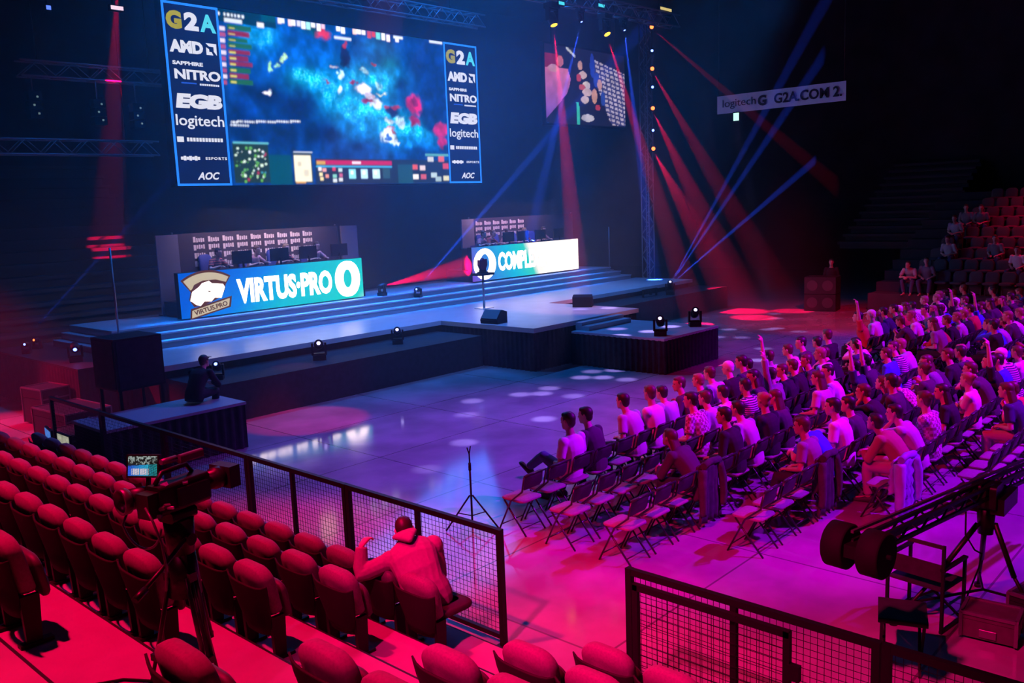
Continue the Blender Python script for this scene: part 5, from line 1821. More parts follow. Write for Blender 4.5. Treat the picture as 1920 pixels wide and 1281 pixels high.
# ------------------------------------------------------------------ broadcast camera on a tripod in the aisle
t = thing('broadcast_camera', 'black broadcast camera with lit rear monitor on a tripod in the aisle', 'camera', (2.25, 4.70, 2.60), R(-78))
M['camdark'] = principled('camera_body_dark', (0.007, 0.007, 0.008), 0.4, spec=0.3)
M['camgrey'] = principled('camera_detail_grey', (0.08, 0.075, 0.085), 0.35, 0.3)
M['label'] = principled('white_marking', (0.8, 0.8, 0.85), 0.5)
q = MB()
q.rbox((0, 0.02, 0.06), (0.13, 0.34, 0.17), 0.025)
q.box((0.0, -0.18, 0.05), (0.10, 0.08, 0.14))
q.box((0.075, 0.06, 0.06), (0.03, 0.2, 0.10))
q.build('body', M['camdark'], t)
q = MB()
q.tube([(0, 0.19, 0.07), (0, 0.26, 0.07), (0, 0.27, 0.07), (0, 0.33, 0.07)], [0.055, 0.055, 0.065, 0.065], 20)
q.box((0, 0.36, 0.07), (0.17, 0.08, 0.13), taper=(1, 1))
q.build('lens', M['camdark'], t)
q = MB()
q.tube([(-0.05, 0.16, 0.145), (-0.02, 0.10, 0.205), (-0.0, -0.08, 0.205), (0.0, -0.13, 0.15)], 0.014, 10)
q.build('handle', M['camdark'], t)
q = MB()
q.tube([(-0.10, -0.02, 0.06), (-0.14, -0.10, 0.06), (-0.155, -0.19, 0.06)], [0.04, 0.055, 0.06], 20, cap=True)
v0 = Vector((-0.155, -0.19, 0.06))
dirv = Vector((-0.15, -1, 0)).normalized()
e = q.build('viewfinder', M['camdark'], t)
q = MB()
n = 24
rings = []
for rr, off in ((0.062, 0.0), (0.074, 0.012), (0.076, 0.05), (0.066, 0.055), (0.060, 0.012), (0.045, -0.01)):
    u_ = dirv.cross(Vector((0, 0, 1))).normalized()
    w_ = u_.cross(dirv)
    c_ = v0 + dirv * off
    rings.append([c_ + u_ * (rr * math.cos(2 * PI * j / n)) + w_ * (rr * math.sin(2 * PI * j / n)) for j in range(n)])
q.loft(rings, cap=True)
q.build('eyecup', M['camgrey'], e)
# rear monitor
mon = Matrix.Translation((-0.13, -0.10, 0.235)) @ Euler((R(-12), 0, R(22)), 'XYZ').to_matrix().to_4x4()
q = MB()
q.box((0, 0.015, 0), (0.195, 0.03, 0.13), M=mon)
q.box((0.02, 0.03, -0.09), (0.02, 0.02, 0.08), M=mon)
mo = q.build('monitor', M['camdark'], t)
def small_feed(nx=64, ny=40):
    u = (np.arange(nx) + 0.5)[None, :] / nx * np.ones((ny, 1))
    v = (np.arange(ny) + 0.5)[:, None] / ny * np.ones((1, nx))
    img = np.zeros((ny, nx, 3))
    img[:] = (0.02, 0.03, 0.06)
    nz = value_noise(nx, ny, 10, 9)
    img = np.where((v < 0.42)[..., None], (nz[..., None] > 0.5) * np.array((0.35, 0.42, 0.40)) + 0.02, img)
    band = (v > 0.50 - 0.1 * u) & (v < 0.97)
    img = np.where(band[..., None], (1 - u)[..., None] * np.array((0.03, 0.08, 0.75)) + u[..., None] * np.array((0.03, 0.62, 0.62)), img)
    img = np.where((band & (v > 0.62) & (v < 0.92) & (u > 0.12) & (u < 0.72) & (np.mod(u * 12, 1) < 0.72))[..., None], np.array((0.75, 0.65, 0.75)), img)
    return img
pic = picture('monitor_picture', small_feed(), -0.088, 0.088, -0.056, 0.056, 1.0, mo)
pic.data.transform(mon)
# little controls, cards and clips that catch the light
rg = random.Random(4)
q = MB()
for i in range(14):
    q = MB()
    q.rbox((rg.uniform(-0.07, 0.11), rg.uniform(-0.22, 0.16), rg.uniform(-0.02, 0.16)), (rg.uniform(0.02, 0.05), rg.uniform(0.015, 0.04), rg.uniform(0.008, 0.02)), 0.004, (rg.uniform(-.4, .4), rg.uniform(-.4, .4), rg.uniform(-1, 1)))
    q.build('control_block', M['camgrey'], t)
q = MB()
q.box((0.0, -0.10, 0.13), (0.11, 0.02, 0.022), (0, R(-25), R(10)))
q.box((0.10, -0.12, 0.03), (0.05, 0.01, 0.015), (0, R(-8), 0))
q.build('marking_strip', M['label'], t)
q = MB()
q.rbox((0.03, 0.10, 0.26), (0.035, 0.16, 0.05), 0.012)
q.tube([(0.03, 0.0, 0.27), (0.03, -0.10, 0.275)], [0.02, 0.016], 10)
q.build('microphone', M['camgrey'], t)
# sagging cables
q = MB()
pts = [(-0.16, -0.2, 0.0)]
for k in range(13):
    a = R(200 + 150 * k / 12)
    pts.append((-0.03 + 0.17 * math.cos(a), -0.22, -0.02 + 0.17 * math.sin(a)))
q.tube(pts, 0.007, 7)
q.build('cable', M['camgrey'], t)
q = MB()
q.tube([(0.05, -0.24, 0.06), (0.13, -0.26, 0.0), (0.17, -0.25, -0.12), (0.16, -0.23, -0.26), (0.10, -0.2, -0.42)], 0.007, 7)
q.build('cable', M['camgrey'], t)

t = thing('camera_tripod', 'black video tripod carrying the broadcast camera, legs spread in the aisle', 'tripod', (2.25, 4.70, 1.265), R(-78))
q = MB()
q.rbox((0, 0, 1.28), (0.13, 0.17, 0.06), 0.02)
q.tube([(0, 0, 1.25), (0, 0, 1.05)], [0.085, 0.075], 18)
q.tube([(0, 0, 1.05), (0, 0, 0.80)], [0.075, 0.095], 18)
q.tube([(-0.07, 0, 1.14), (0.10, 0, 1.14)], 0.035, 12)
q.build('fluid_head', M['camdark'], t)
q = MB()
q.tube([(0.08, -0.03, 1.15), (0.13, -0.25, 1.05), (0.16, -0.42, 0.98)], 0.013, 8)
q.tube([(0.15, -0.36, 1.0), (0.163, -0.44, 0.972)], 0.02, 8)
q.build('pan_bar', M['camdark'], t)
for k in range(3):
    a = R(-10 + 120 * k)
    d = Vector((math.cos(a), math.sin(a), 0))
    sd = Vector((-d.y, d.x, 0)) * 0.028
    q = MB()
    top = d * 0.075 + Vector((0, 0, 0.92))
    mid = d * 0.185 + Vector((0, 0, 0.45))
    ft = d * 0.30 + Vector((0, 0, 0.0))
    q.tube([top + sd, mid + sd * 0.9], 0.013, 8)
    q.tube([top - sd, mid - sd * 0.9], 0.013, 8)
    q.tube([top, ft], 0.011, 8)
    q.box(mid, (0.05, 0.05, 0.04))
    q.box(top, (0.05, 0.05, 0.05))
    lg = q.build('leg', M['camgrey'] if k == 0 else M['camdark'], t)
    MB().box(ft + Vector((0, 0, 0.012)), (0.05, 0.05, 0.024)).build('foot', M['rubber'], lg)
# cable lying on the treads
q = MB()
pts = [(1.75, 5.05, 1.582), (1.95, 4.95, 1.575), (2.08, 4.75, 1.575)]
q.tube(pts, 0.008, 7)
tag(q.build('floor_cable', M['rubber']), 'thin dark cable lying on the red lit tread behind the tripod', 'cable')

# ------------------------------------------------------------------ camera crane at the right
t = thing('camera_crane', 'black camera crane with two round counterweights hanging over the fence at the right', 'camera crane', (9.1, 2.22, 0))
o3 = Vector((9.1, 2.22, 0))
A_ = Vector((6.52, 2.47, 1.49)) - o3
P_ = Vector((9.1, 2.22, 1.32)) - o3
axis = (P_ - A_).normalized()
B_ = A_ + axis * 5.5
q = MB()
upv = Vector((0, 0, 1))
sd = axis.cross(upv).normalized()
for s_ in (-1, 1):
    for z in (-0.055, 0.055):
        q.bar(A_ + sd * (0.05 * s_) + upv * z, B_ + sd * (0.05 * s_) + upv * z, 0.03)
for k in range(26):
    a = A_ + axis * (0.2 * k)
    c = A_ + axis * (0.2 * k + 0.2)
    z0 = -0.055 if k % 2 else 0.055
    for s_ in (-1, 1):
        q.bar(a + sd * (0.05 * s_) + upv * z0, c + sd * (0.05 * s_) - upv * z0, 0.014)
q.build('boom', M['camdark'], t)
q = MB()
q.bar(A_ + upv * 0.16 - axis * 0.1, A_ + axis * 4.6 + upv * 0.13, 0.022)
q.build('guide_rod', M['camgrey'], t)
q = MB()
q.tube([A_ - sd * 0.26, A_ + sd * 0.26], 0.018, 10)
q.bar(A_ - axis * 0.12, A_ + axis * 0.3, 0.12, 0.10)
q.build('weight_bar', M['camdark'], t)
for s_, off in ((-1, 0.0), (1, 0.0)):
    c0 = A_ + sd * (0.055 * s_)
    c1 = A_ + sd * (0.225 * s_)
    q = MB()
    m_ = sd * s_
    q.tube([c0, c0 + m_ * 0.012, c0 + m_ * 0.16, c0 + m_ * 0.172], [0.165, 0.180, 0.180, 0.165], 36)
    q.build('counterweight', M['rubber'], t)
q = MB()
q.rbox((0, 0, 1.27), (0.26, 0.22, 0.24), 0.04)
q.box((0.18, 0.0, 1.18), (0.5, 0.34, 0.16))
q.tube([(0, 0, 1.2), (0, 0, 0.88)], [0.09, 0.07], 14)
q.build('pivot_head', M['camdark'], t)
for x, y in ((8.45, 2.84), (9.30, 1.78), (9.85, 2.45)):
    ft = Vector((x, y, 0)) - o3
    q = MB()
    top = Vector((0, 0, 0.98)) + ft.normalized() * 0.08
    q.tube([top, ft * 0.55 + Vector((0, 0, 0.45))], 0.026, 10)
    q.tube([ft * 0.5 + Vector((0, 0, 0.5)), ft + Vector((0, 0, 0.03))], 0.018, 10)
    lg = q.build('leg', M['camdark'], t)
    MB().tube([ft, ft + Vector((0, 0, 0.04))], 0.04, 12).build('foot', M['rubber'], lg)
q = MB()
c3 = [Vector((x, y, 0.22)) - o3 for x, y in ((8.60, 2.70), (9.26, 1.88), (9.68, 2.40))]
for i in range(3):
    q.bar(c3[i] * 0.99, Vector((0, 0, 0.30)), 0.02)
q.build('spreader', M['camdark'], t)
q = MB()
q.tube([P_ + Vector((-0.5, 0.05, -0.05)), P_ + Vector((-0.48, 0.05, -0.32)), P_ + Vector((-0.35, 0.0, -0.5)), P_ + Vector((-0.1, 0.0, -0.62)), (0.02, 0.05, 0.5), (0.1, 0.2, 0.02)], 0.008, 6)
q.build('cable', M['rubber'], t)

# director's chair, stool and cases by the crane
t = thing('director_chair', 'black folding armchair with tubular frame standing beside the crane tripod', 'chair', (8.78, 2.66, 0), R(-98))
for s_ in (-1, 1):
    q = MB()
    q.bar((s_ * 0.27, -0.22, 0), (s_ * 0.27, -0.22, 0.88), 0.028)
    q.build('back_post', M['steel_black'], t)
    q = MB()
    q.bar((s_ * 0.27, 0.24, 0), (s_ * 0.27, 0.24, 0.64), 0.028)
    q.bar((s_ * 0.27, -0.24, 0.64), (s_ * 0.27, 0.26, 0.64), 0.045, 0.022)
    q.bar((s_ * 0.27, -0.24, 0.02), (s_ * 0.27, 0.26, 0.02), 0.028)
    q.build('arm_frame', M['steel_black'], t)
q = MB()
q.box((0, -0.22, 0.86), (0.54, 0.03, 0.03))
q.box((0, -0.225, 0.60), (0.54, 0.012, 0.17))
q.build('back_sling', M['drape'], t)
q = MB()
q.box((0, 0.01, 0.42), (0.54, 0.44, 0.02))
q.bar((-0.27, 0.2, 0.02), (0.27, 0.2, 0.42), 0.022)
q.bar((0.27, 0.2, 0.02), (-0.27, 0.2, 0.42), 0.022)
q.build('seat', M['drape'], t)
t = thing('camp_stool', 'low dark folding stool with flat top just behind the fence corner', 'stool', (7.72, 2.52, 0), R(20))
q = MB()
q.rbox((0, 0, 0.50), (0.46, 0.40, 0.05), 0.02)
q.build('seat', M['drape'], t)
for s_ in (-1, 1):
    q = MB()
    q.bar((-0.20, 0.17 * s_, 0.48), (0.20, 0.17 * s_, 0.0), 0.025)
    q.build('leg', M['steel_black'], t)
    q = MB()
    q.bar((0.20, 0.145 * s_, 0.48), (-0.20, 0.145 * s_, 0.0), 0.025)
    q.build('leg', M['steel_black'], t)
M['case'] = principled('road_case_laminate', (0.07, 0.05, 0.06), 0.5, noise=0.15, scale=12)
M['corner'] = principled('case_corner_steel', (0.20, 0.20, 0.21), 0.4, 0.6)


def road_case(loc, rz, s, label, group=None, mat='case'):
    t_ = thing('road_case', label, 'case', loc, rz, group)
    x, y, z = s
    q_ = MB()
    q_.box((0, 0, z * 0.36 + 0.03), (x, y, z * 0.70))
    q_.build('box', M[mat], t_)
    q_ = MB()
    q_.box((0, 0, z * 0.86 + 0.03), (x, y, z * 0.26))
    q_.build('lid', M[mat], t_)
    q_ = MB()
    for a in (-1, 1):
        for c in (-1, 1):
            q_.box((a * (x / 2), c * (y / 2), z / 2 + 0.03), (0.03, 0.03, z))
        q_.box((0, a * (y / 2), z + 0.025), (x, 0.03, 0.03))
        q_.box((a * (x / 2), 0, z + 0.025), (0.03, y, 0.03))
        q_.box((0, a * (y / 2 + 0.004), z * 0.72 + 0.03), (x, 0.012, 0.03))
    q_.build('edging', M['corner'], t_)
    q_ = MB()
    q_.rbox((0, -(y / 2 + 0.012), z * 0.72 + 0.03), (0.07, 0.02, 0.09), 0.01)
    q_.build('latch', M['corner'], t_)
    q_ = MB()
    q_.rbox((-(x / 2 + 0.012), 0, z * 0.40), (0.02, 0.14, 0.08), 0.008)
    q_.build('grip', M['corner'], t_)
    return t_


road_case((8.75, 2.05, 0), R(5), (0.34, 0.46, 0.24), 'dark red lit equipment case on the floor behind the right fence')
road_case((9.3, 1.72, 0), R(-12), (0.4, 0.5, 0.28), 'black equipment case on the floor under the crane legs', mat='desk')

# ------------------------------------------------------------------ empty light stand on the open floor
t = thing('light_stand', 'slim empty tripod light stand alone on the shiny floor beside the first chairs', 'stand', (7.92, 8.13, 0), R(15))
q = MB()
q.tube([(0, 0, 0.06), (0, 0, 0.80)], 0.014, 8)
q.tube([(0, 0, 0.80), (0, 0, 1.0)], 0.010, 8)
q.tube([(0, 0, 0.76), (0, 0, 0.86)], 0.020, 8)
q.build('column', M['steel_black'], t)
q = MB()
q.tube([(0, 0, 0.98), (-0.05, 0, 1.08)], 0.009, 6)
q.tube([(0, 0, 0.98), (0.04, 0, 1.08)], 0.009, 6)
q.build('fork', M['steel_black'], t)
for k in range(3):
    a = R(30 + 120 * k)
    d = Vector((math.cos(a), math.sin(a), 0))
    q = MB()
    q.bar(d * 0.02 + Vector((0, 0, 0.42)), d * 0.40 + Vector((0, 0, 0.012)), 0.016)
    q.bar(d * 0.02 + Vector((0, 0, 0.14)), d * 0.22 + Vector((0, 0, 0.22)), 0.012)
    q.build('leg', M['steel_black'], t)

# ------------------------------------------------------------------ coats over chairs
def coat(loc, rz, label, mat, puffy=False):
    t_ = thing('jacket', label, 'jacket', loc, rz)
    q_ = MB()
    for dy, zb in ((-0.275, 0.10), (-0.215, 0.42)):
        rows = []
        for i in range(12):
            z = 0.85 - (0.85 - zb) * i / 11
            rw = []
            for j in range(15):
                u = -1 + 2 * j / 14
                hw = 0.22 + 0.05 * (i / 11)
                fold = 0.022 * math.sin(j * 1.7 + i * 0.25) * (0.3 + i / 11)
                if puffy:
                    fold += 0.022 * abs(math.sin(i * PI / 2.0))
                rw.append((u * hw + 0.01 * math.sin(i), dy - (fold if dy < -0.25 else -fold) - (0.0 if i else 0.0) + (0.02 * (1 - (1 - abs(u)) ** 0.5)), z - 0.03 * abs(u) ** 3))
            rows.append(rw)
        vs = [p_ for rw in rows for p_ in rw]
        o = len(vs)
        vs += [(x_, y_ + 0.03, z_) for x_, y_, z_ in vs]
        fs = []
        for i in range(11):
            for j in range(14):
                a = i * 15 + j
                fs.append((a, a + 1, a + 16, a + 15))
                fs.append((o + a, o + a + 15, o + a + 16, o + a + 1))
        for j in range(14):
            fs.append((j, o + j, o + j + 1, j + 1))
            a = 11 * 15 + j
            fs.append((a, a + 1, o + a + 1, o + a))
        for i in range(11):
            a = i * 15
            fs.append((a, a + 15, o + a + 15, o + a))
            a += 14
            fs.append((a, o + a, o + a + 15, a + 15))
        q_.add(vs, fs, True)
    q_.tube([(-0.21, -0.27, 0.845), (0, -0.25, 0.86), (0.21, -0.27, 0.845)], 0.045, 10)
    q_.build('coat_body', mat, t_)
    for s_ in (-1, 1):
        q_ = MB()
        pts = [(s_ * 0.22, -0.26, 0.80), (s_ * 0.275, -0.29, 0.60), (s_ * 0.285, -0.30, 0.38), (s_ * 0.27, -0.29, 0.22)]
        limb(q_, pts, [0.075, 0.072, 0.062, 0.055] if puffy else [0.06, 0.055, 0.048, 0.045])
        q_.build('sleeve', mat, t_)


cm = principled('coat_dark_cloth', (0.05, 0.035, 0.05), 0.9, noise=0.25, scale=14)
pmt = principled('puffer_violet', (0.34, 0.24, 0.62), 0.55, noise=0.12, scale=10)
coat((10.90, 4.80, 0), 0.04, 'long dark coat hung over the chair beside the person in blue', cm)
coat((11.40, 3.98, 0), -0.05, 'violet puffer jacket hung over the first chair behind the person in tan', pmt, True)
coat((9.75, 5.86, 0), 0.05, 'dark coat hung over an empty chair in the third row, near block', cm)
coat((16.5, 3.16, 0), 0.0, 'dark striped coat hung over a chair at the right edge of the crowd', cm)


# ------------------------------------------------------------------ moving heads, monitors and small stage gear
def moving_head(loc, rz, tilt, label, group, lens, up=True, s=1.0, lr=0.045):
    """base, yoke and tilting head; hung upside down when up is False"""
    t_ = thing('moving_head', label, 'stage light', loc, rz, group)
    f = 1 if up else -1
    q_ = MB()
    q_.box((0, 0, f * 0.06 * s), (0.30 * s, 0.26 * s, 0.12 * s))
    q_.build('base', M['black'], t_)
    q_ = MB()
    for sd_ in (-1, 1):
        q_.box((sd_ * 0.15 * s, 0, f * 0.26 * s), (0.05 * s, 0.11 * s, 0.28 * s))
    q_.box((0, 0, f * 0.135 * s), (0.34 * s, 0.12 * s, 0.04 * s))
    q_.build('yoke', M['black'], t_)
    h = thing('head', None, None)
    bpy.data.objects.remove(h)
    d = Vector((0, -math.cos(R(tilt)), math.sin(R(tilt))))
    c = Vector((0, 0, f * 0.36 * s))
    q_ = MB()
    q_.tube([c - d * 0.15 * s, c - d * 0.12 * s, c + d * 0.02 * s, c + d * 0.15 * s], [0.06 * s, 0.10 * s, 0.11 * s, 0.09 * s], 16)
    hd_ = q_.build('head', M['black'], t_)
    q_ = MB()
    q_.tube([c + d * 0.146 * s, c + d * 0.158 * s], [lr * s, lr * 0.9 * s], 16)
    q_.build('lens', lens, hd_)
    return t_


g1 = 'moving heads on the stage'
moving_head((11.95, 17.1, 0.82), R(-35), 20, 'moving head with white lit lens on the ledge under the left LED panel', g1, M['lens_white'])
moving_head((14.50, 17.3, 0.82), R(-40), 25, 'moving head with small violet lens on the ledge left of the thrust', g1, M['lens_white'], s=0.9)
moving_head((9.30, 17.0, 0.82), R(-40), 30, 'moving head standing in the dark behind the crew member', g1, M['lens_blue'], s=0.8)
moving_head((18.42, 11.95, 0.885), R(-60), 35, 'moving head at the near corner of the low front platform', g1, M['lens_white'])
moving_head((20.22, 12.05, 0.885), R(-50), 35, 'moving head at the right corner of the low front platform', g1, M['lens_white'])
moving_head((27.18, 17.2, 0.82), R(-55), 50, 'moving head throwing three blue beams from the right wing of the stage', g1, M['lens_white'])
moving_head((18.55, 21.0, RZ - 0.165), R(-70), 10, 'moving head throwing a blue beam between the two LED panels', g1, M['lens_blue'], s=0.7)
for x, lab in ((18.2, 'lamp at the right end of the left LED panel throwing the broad red beam'),):
    moving_head((17.35, 21.3, RZ), R(90), 10, lab, g1, M['lens_amber'], s=0.8)


def wedge(loc, rz, label):
    t_ = thing('wedge_monitor', label, 'speaker', loc, rz, 'wedge speakers on the stage')
    q_ = MB()
    q_.prism([(-0.22, 0.0), (0.20, 0.0), (0.22, 0.10), (-0.02, 0.36), (-0.22, 0.30)], 0.58, (0, 0, 0), (0, 0, PI / 2))
    q_.build('cabinet', M['black'], t_)
    q_ = MB()
    q_.add([(0.27 * a, -0.0 + y_, z_) for a in (-1, 1) for y_, z_ in ((0.205, 0.13), (0.0, 0.352), (0.015, 0.366), (0.22, 0.144))], [(0, 1, 5, 4), (3, 7, 6, 2), (0, 4, 7, 3), (1, 2, 6, 5), (0, 3, 2, 1), (4, 5, 6, 7)])
    q_.build('grille', M['camgrey'], t_)


wedge((16.98, 16.25, DZ), R(95), 'black wedge speaker at the left edge of the thrust')
wedge((21.0, 16.35, DZ), R(-60), 'black wedge speaker at the right edge of the thrust')

# trophy on its slim stand
t = thing('trophy_stand', 'slim stand with dark top plate in front of the right LED panel', 'stand', (19.38, 18.93, DZ))
q = MB()
q.box((0, 0, 0.01), (0.46, 0.40, 0.02))
q.build('base', M['edge'], t)
q = MB()
q.tube([(0, 0, 0.02), (0, 0, 1.02)], 0.035, 10)
q.build('column', M['metal'], t)
q = MB()
q.box((0, 0, 1.05), (0.62, 0.40, 0.07))
q.build('top_plate', M['black'], t)
t = thing('trophy', 'dark wine coloured shield trophy on the slim stand', 'trophy', (19.38, 18.93, DZ + 1.085))
q = MB()
q.box((0, 0, 0.02), (0.28, 0.2, 0.04))
q.box((0, 0, 0.07), (0.18, 0.14, 0.06))
q.build('foot', M['black'], t)
q = MB()
q.prism([(-0.09, 0.10), (0.09, 0.10), (0.17, 0.24), (0.16, 0.42), (0.05, 0.40), (0.0, 0.46), (-0.06, 0.40), (-0.16, 0.40), (-0.17, 0.24)], 0.10)
q.build('shield', principled('trophy_wine', (0.12, 0.01, 0.06), 0.3, 0.4), t)

# red lit opening under the right wing
t = thing('under_stage_opening', 'red lit opening with a small frame under the right wing of the stage', 'opening', (26.4, 17.15, 0.82))
q = MB()
q.box((0, 0.40, 0.0), (0.9, 0.03, 0.02))
q.box((-0.42, 0.4, 0.13), (0.05, 0.06, 0.26))
q.box((0.42, 0.4, 0.13), (0.05, 0.06, 0.26))
q.box((0, 0.4, 0.26), (0.9, 0.06, 0.03))
q.box((0.05, 0.4, 0.12), (0.10, 0.05, 0.14))
q.build('frame', M['black'], t)

# ------------------------------------------------------------------ players
PLX = ((12.55, 'leftmost player at the left desk'), (13.75, 'second player from the left at the left desk'), (14.72, 'third player from the left at the left desk'), (15.85, 'rightmost player at the left desk'))
SHIRTS['team'] = stripes('team_jersey', (0.55, 0.12, 0.10), (0.05, 0.04, 0.06), 5.0)
SHIRTS['team_pale'] = principled('team_jersey_pale', (0.55, 0.30, 0.32), 0.85)


def gaming_chair(loc, label, mat):
    t_ = thing('gaming_chair', label, 'chair', loc, PI, 'gaming chairs at the player desks')
    q_ = MB()
    q_.loft(rounded_slab(0.50, 0.42, 0.48, 1.36, 0.10, 0.12, 0.18, -0.16))
    q_.build('backrest', mat, t_)
    q_ = MB()
    rings = rounded_slab(0.50, 0.50, 0, 0.48, 0.09, 0.08)
    q_.loft([[Vector((v.x, v.z - 0.22, 0.44 - v.y)) for v in r_] for r_ in rings])
    q_.build('seat', mat, t_)
    q_ = MB()
    q_.tube([(0, 0, 0.06), (0, 0, 0.40)], 0.03, 8)
    for k in range(5):
        a = 2 * PI * k / 5
        q_.bar((0, 0, 0.08), (0.28 * math.cos(a), 0.28 * math.sin(a), 0.05), 0.04)
        q_.ball((0.28 * math.cos(a), 0.28 * math.sin(a), 0.03), 0.028)
    q_.build('swivel_base', M['black'], t_)
    t_.scale = (0.88, 0.88, 0.86)


def pc_monitor(loc, rz, label):
    t_ = thing('computer_monitor', label, 'monitor', loc, rz, 'monitors on the player desks')
    q_ = MB()
    q_.box((0, 0, 0.30), (0.60, 0.04, 0.36))
    q_.build('screen_back', M['black'], t_)
    q_ = MB()
    q_.box((0, 0.05, 0.10), (0.05, 0.03, 0.20))
    q_.box((0, 0.03, 0.008), (0.26, 0.2, 0.016))
    q_.build('stand', M['black'], t_)


for i, (x, lab) in enumerate(PLX):
    y = 22.70
    gaming_chair((x, y + 0.12, RZ + BP), 'blue gaming chair of the ' + lab, M['blueseat'])
    person((x, y, RZ + BP + 0.02), PI + (0.35 if i < 3 else 0.1), lab + ', in a dark red team jersey', 'players at the left desk', 'playing', 'short', 'short', 1.0, 'team' if i % 2 == 0 else 'team_pale', 'dark', ('dark', 'brown', 'fair', 'dark')[i], 0, far=True, scale=1.02)
    pc_monitor((x + 0.58, 22.10, RZ + BP + 0.762), PI, 'black monitor on the left desk right of the ' + lab.split(' at ')[0])
PRX = ((23.05, 'leftmost player at the right desk'), (23.55, 'second player from the left at the right desk'), (24.35, 'third player from the left at the right desk'), (25.35, 'fourth player from the left at the right desk'), (26.45, 'rightmost player at the right desk'))
for i, (x, lab) in enumerate(PRX):
    person((x, 22.70, RZ + BP + 0.02), PI + (0.3 if i < 3 else 0.0), lab + ', in a dark red team jersey', 'players at the right desk', 'playing', 'short', 'short', 1.0, 'team' if i % 2 else 'team_pale', 'dark', ('dark', 'brown', 'dark', 'fair', 'dark')[i], 0, far=True, scale=1.02)
    gaming_chair((x, 22.82, RZ + BP), 'blue gaming chair of the ' + lab, M['blueseat'])
    if i != 0:
        pc_monitor((x + 0.5, 22.10, RZ + BP + 0.762), PI, 'black monitor on the right desk right of the ' + lab.split(' at ')[0])

# ------------------------------------------------------------------ trusses and hung gear
def truss(name, a, c, label, w_=0.32, n=14, group='lighting trusses'):
    a, c = Vector(a), Vector(c)
    t_ = thing(name, label, 'truss', a, 0, group)
    d = c - a
    ax = d.normalized()
    upv_ = Vector((0, 0, 1)) if abs(ax.z) < 0.9 else Vector((0, 1, 0))
    s_ = ax.cross(upv_).normalized() * (w_ / 2)
    u_ = s_.normalized().cross(ax) * (w_ / 2)
    q_ = MB()
    for x, y in ((-1, -1), (1, -1), (1, 1), (-1, 1)):
        q_.tube([s_ * x + u_ * y, d + s_ * x + u_ * y], 0.026, 8)
    q_.build('chord_tubes', M['truss'], t_)
    q_ = MB()
    for k in range(n):
        p0, p1 = d * (k / n), d * ((k + 1) / n)
        z = 1 if k % 2 else -1
        for sd_ in (-1, 1):
            q_.tube([p0 + s_ * sd_ + u_ * z, p1 + s_ * sd_ - u_ * z], 0.013, 6)
            q_.tube([p0 + s_ * z + u_ * sd_, p1 - s_ * z + u_ * sd_], 0.013, 6)
    q_.build('lacing', M['truss'], t_)
    if abs(ax.z) < 0.9:
        for u_0 in (0.12, 0.88):
            q_ = MB()
            p0 = d * u_0
            q_.tube([p0 + Vector((0, 0, w_ / 2)), p0 + Vector((0, 0, 15.99 - a.z - p0.z))], 0.012, 6)
            q_.build('suspension_cable', M['black'], t_)
    return t_


truss('truss', (5.5, 26.0, 6.24), (12.9, 26.0, 6.28), 'lower horizontal truss left of the big screen', 0.40, 18)
truss('truss', (9.3, 26.0, 8.32), (13.4, 26.0, 8.34), 'upper short horizontal truss left of the big screen', 0.40, 9)
truss('truss', (7.5, 22.3, 9.45), (13.0, 22.3, 10.3), 'truss crossing the top edge of the picture left of the big screen', 0.40, 14)
truss('truss', (11.0, 22.5, 10.55), (23.5, 22.5, 10.62), 'truss the big screen hangs from', 0.40, 30)
truss('truss', (20.0, 17.9, 10.45), (28.5, 17.7, 10.45), 'high truss carrying the red and blue lamps right of the big screen', 0.40, 20)
truss('truss_mast', (30.1, 20.05, 0.0), (30.1, 20.05, 11.4), 'upright truss mast with a column of red and blue lamps', 0.34, 28)
for (x, y, z), k in (((9.6, 26, 7.0), 0), ((11.3, 26, 6.9), 1), ((12.42, 26, 6.85), 2)):
    t = thing('hung_speaker', ('dark hung speaker column, left one of three under the upper truss', 'dark hung speaker column, middle one of three under the upper truss', 'dark hung speaker column, right one of three beside the big screen')[k], 'speaker', (x, y, z), 0, 'hung speakers left of the big screen')
    q = MB()
    for i in range(3):
        q.box((0, 0, 0.12 + i * 0.24), (0.34, 0.30, 0.22))
    q.build('cabinet', M['black'], t)
    q = MB()
    q.tube([(0, 0, 0.7), (0, 0, 8.16 - z)], 0.02, 6)
    q.build('rigging', M['truss'], t)
    q = MB()
    for i in range(3):
        q.box((0.05 * (-1) ** i, -0.156, 0.14 + i * 0.22), (0.05, 0.012, 0.05))
    q.build('indicator_lights', M['pinspot'] if 'pinspot' in M else M.setdefault('pinspot', emitter('indicator', (0.35, 0.55, 0.6), 0.35, False)), t)
g2 = 'lamps hung on the high truss'
moving_head((21.76, 17.84, 10.22), 0, -70, 'glowing amber lamp with a wide red beam, left end of the high truss', g2, M['lens_amber'], False, 1.3, 0.085)
moving_head((24.39, 17.80, 10.22), 0, -60, 'glowing amber lamp with a slanting red beam, middle of the high truss', g2, M['lens_amber'], False, 1.3, 0.085)
moving_head((23.10, 17.80, 10.22), 0, -65, 'blue lamp between the two amber lamps on the high truss', g2, M['lens_blue'], False, 0.8)
moving_head((25.40, 17.78, 10.22), 0, -65, 'blue lamp right of the amber lamps on the high truss', g2, M['lens_blue'], False, 0.8)
g3 = 'lamps on the truss mast'
NM = ('topmost', 'second', 'third', 'fourth', 'fifth', 'sixth', 'lowest')
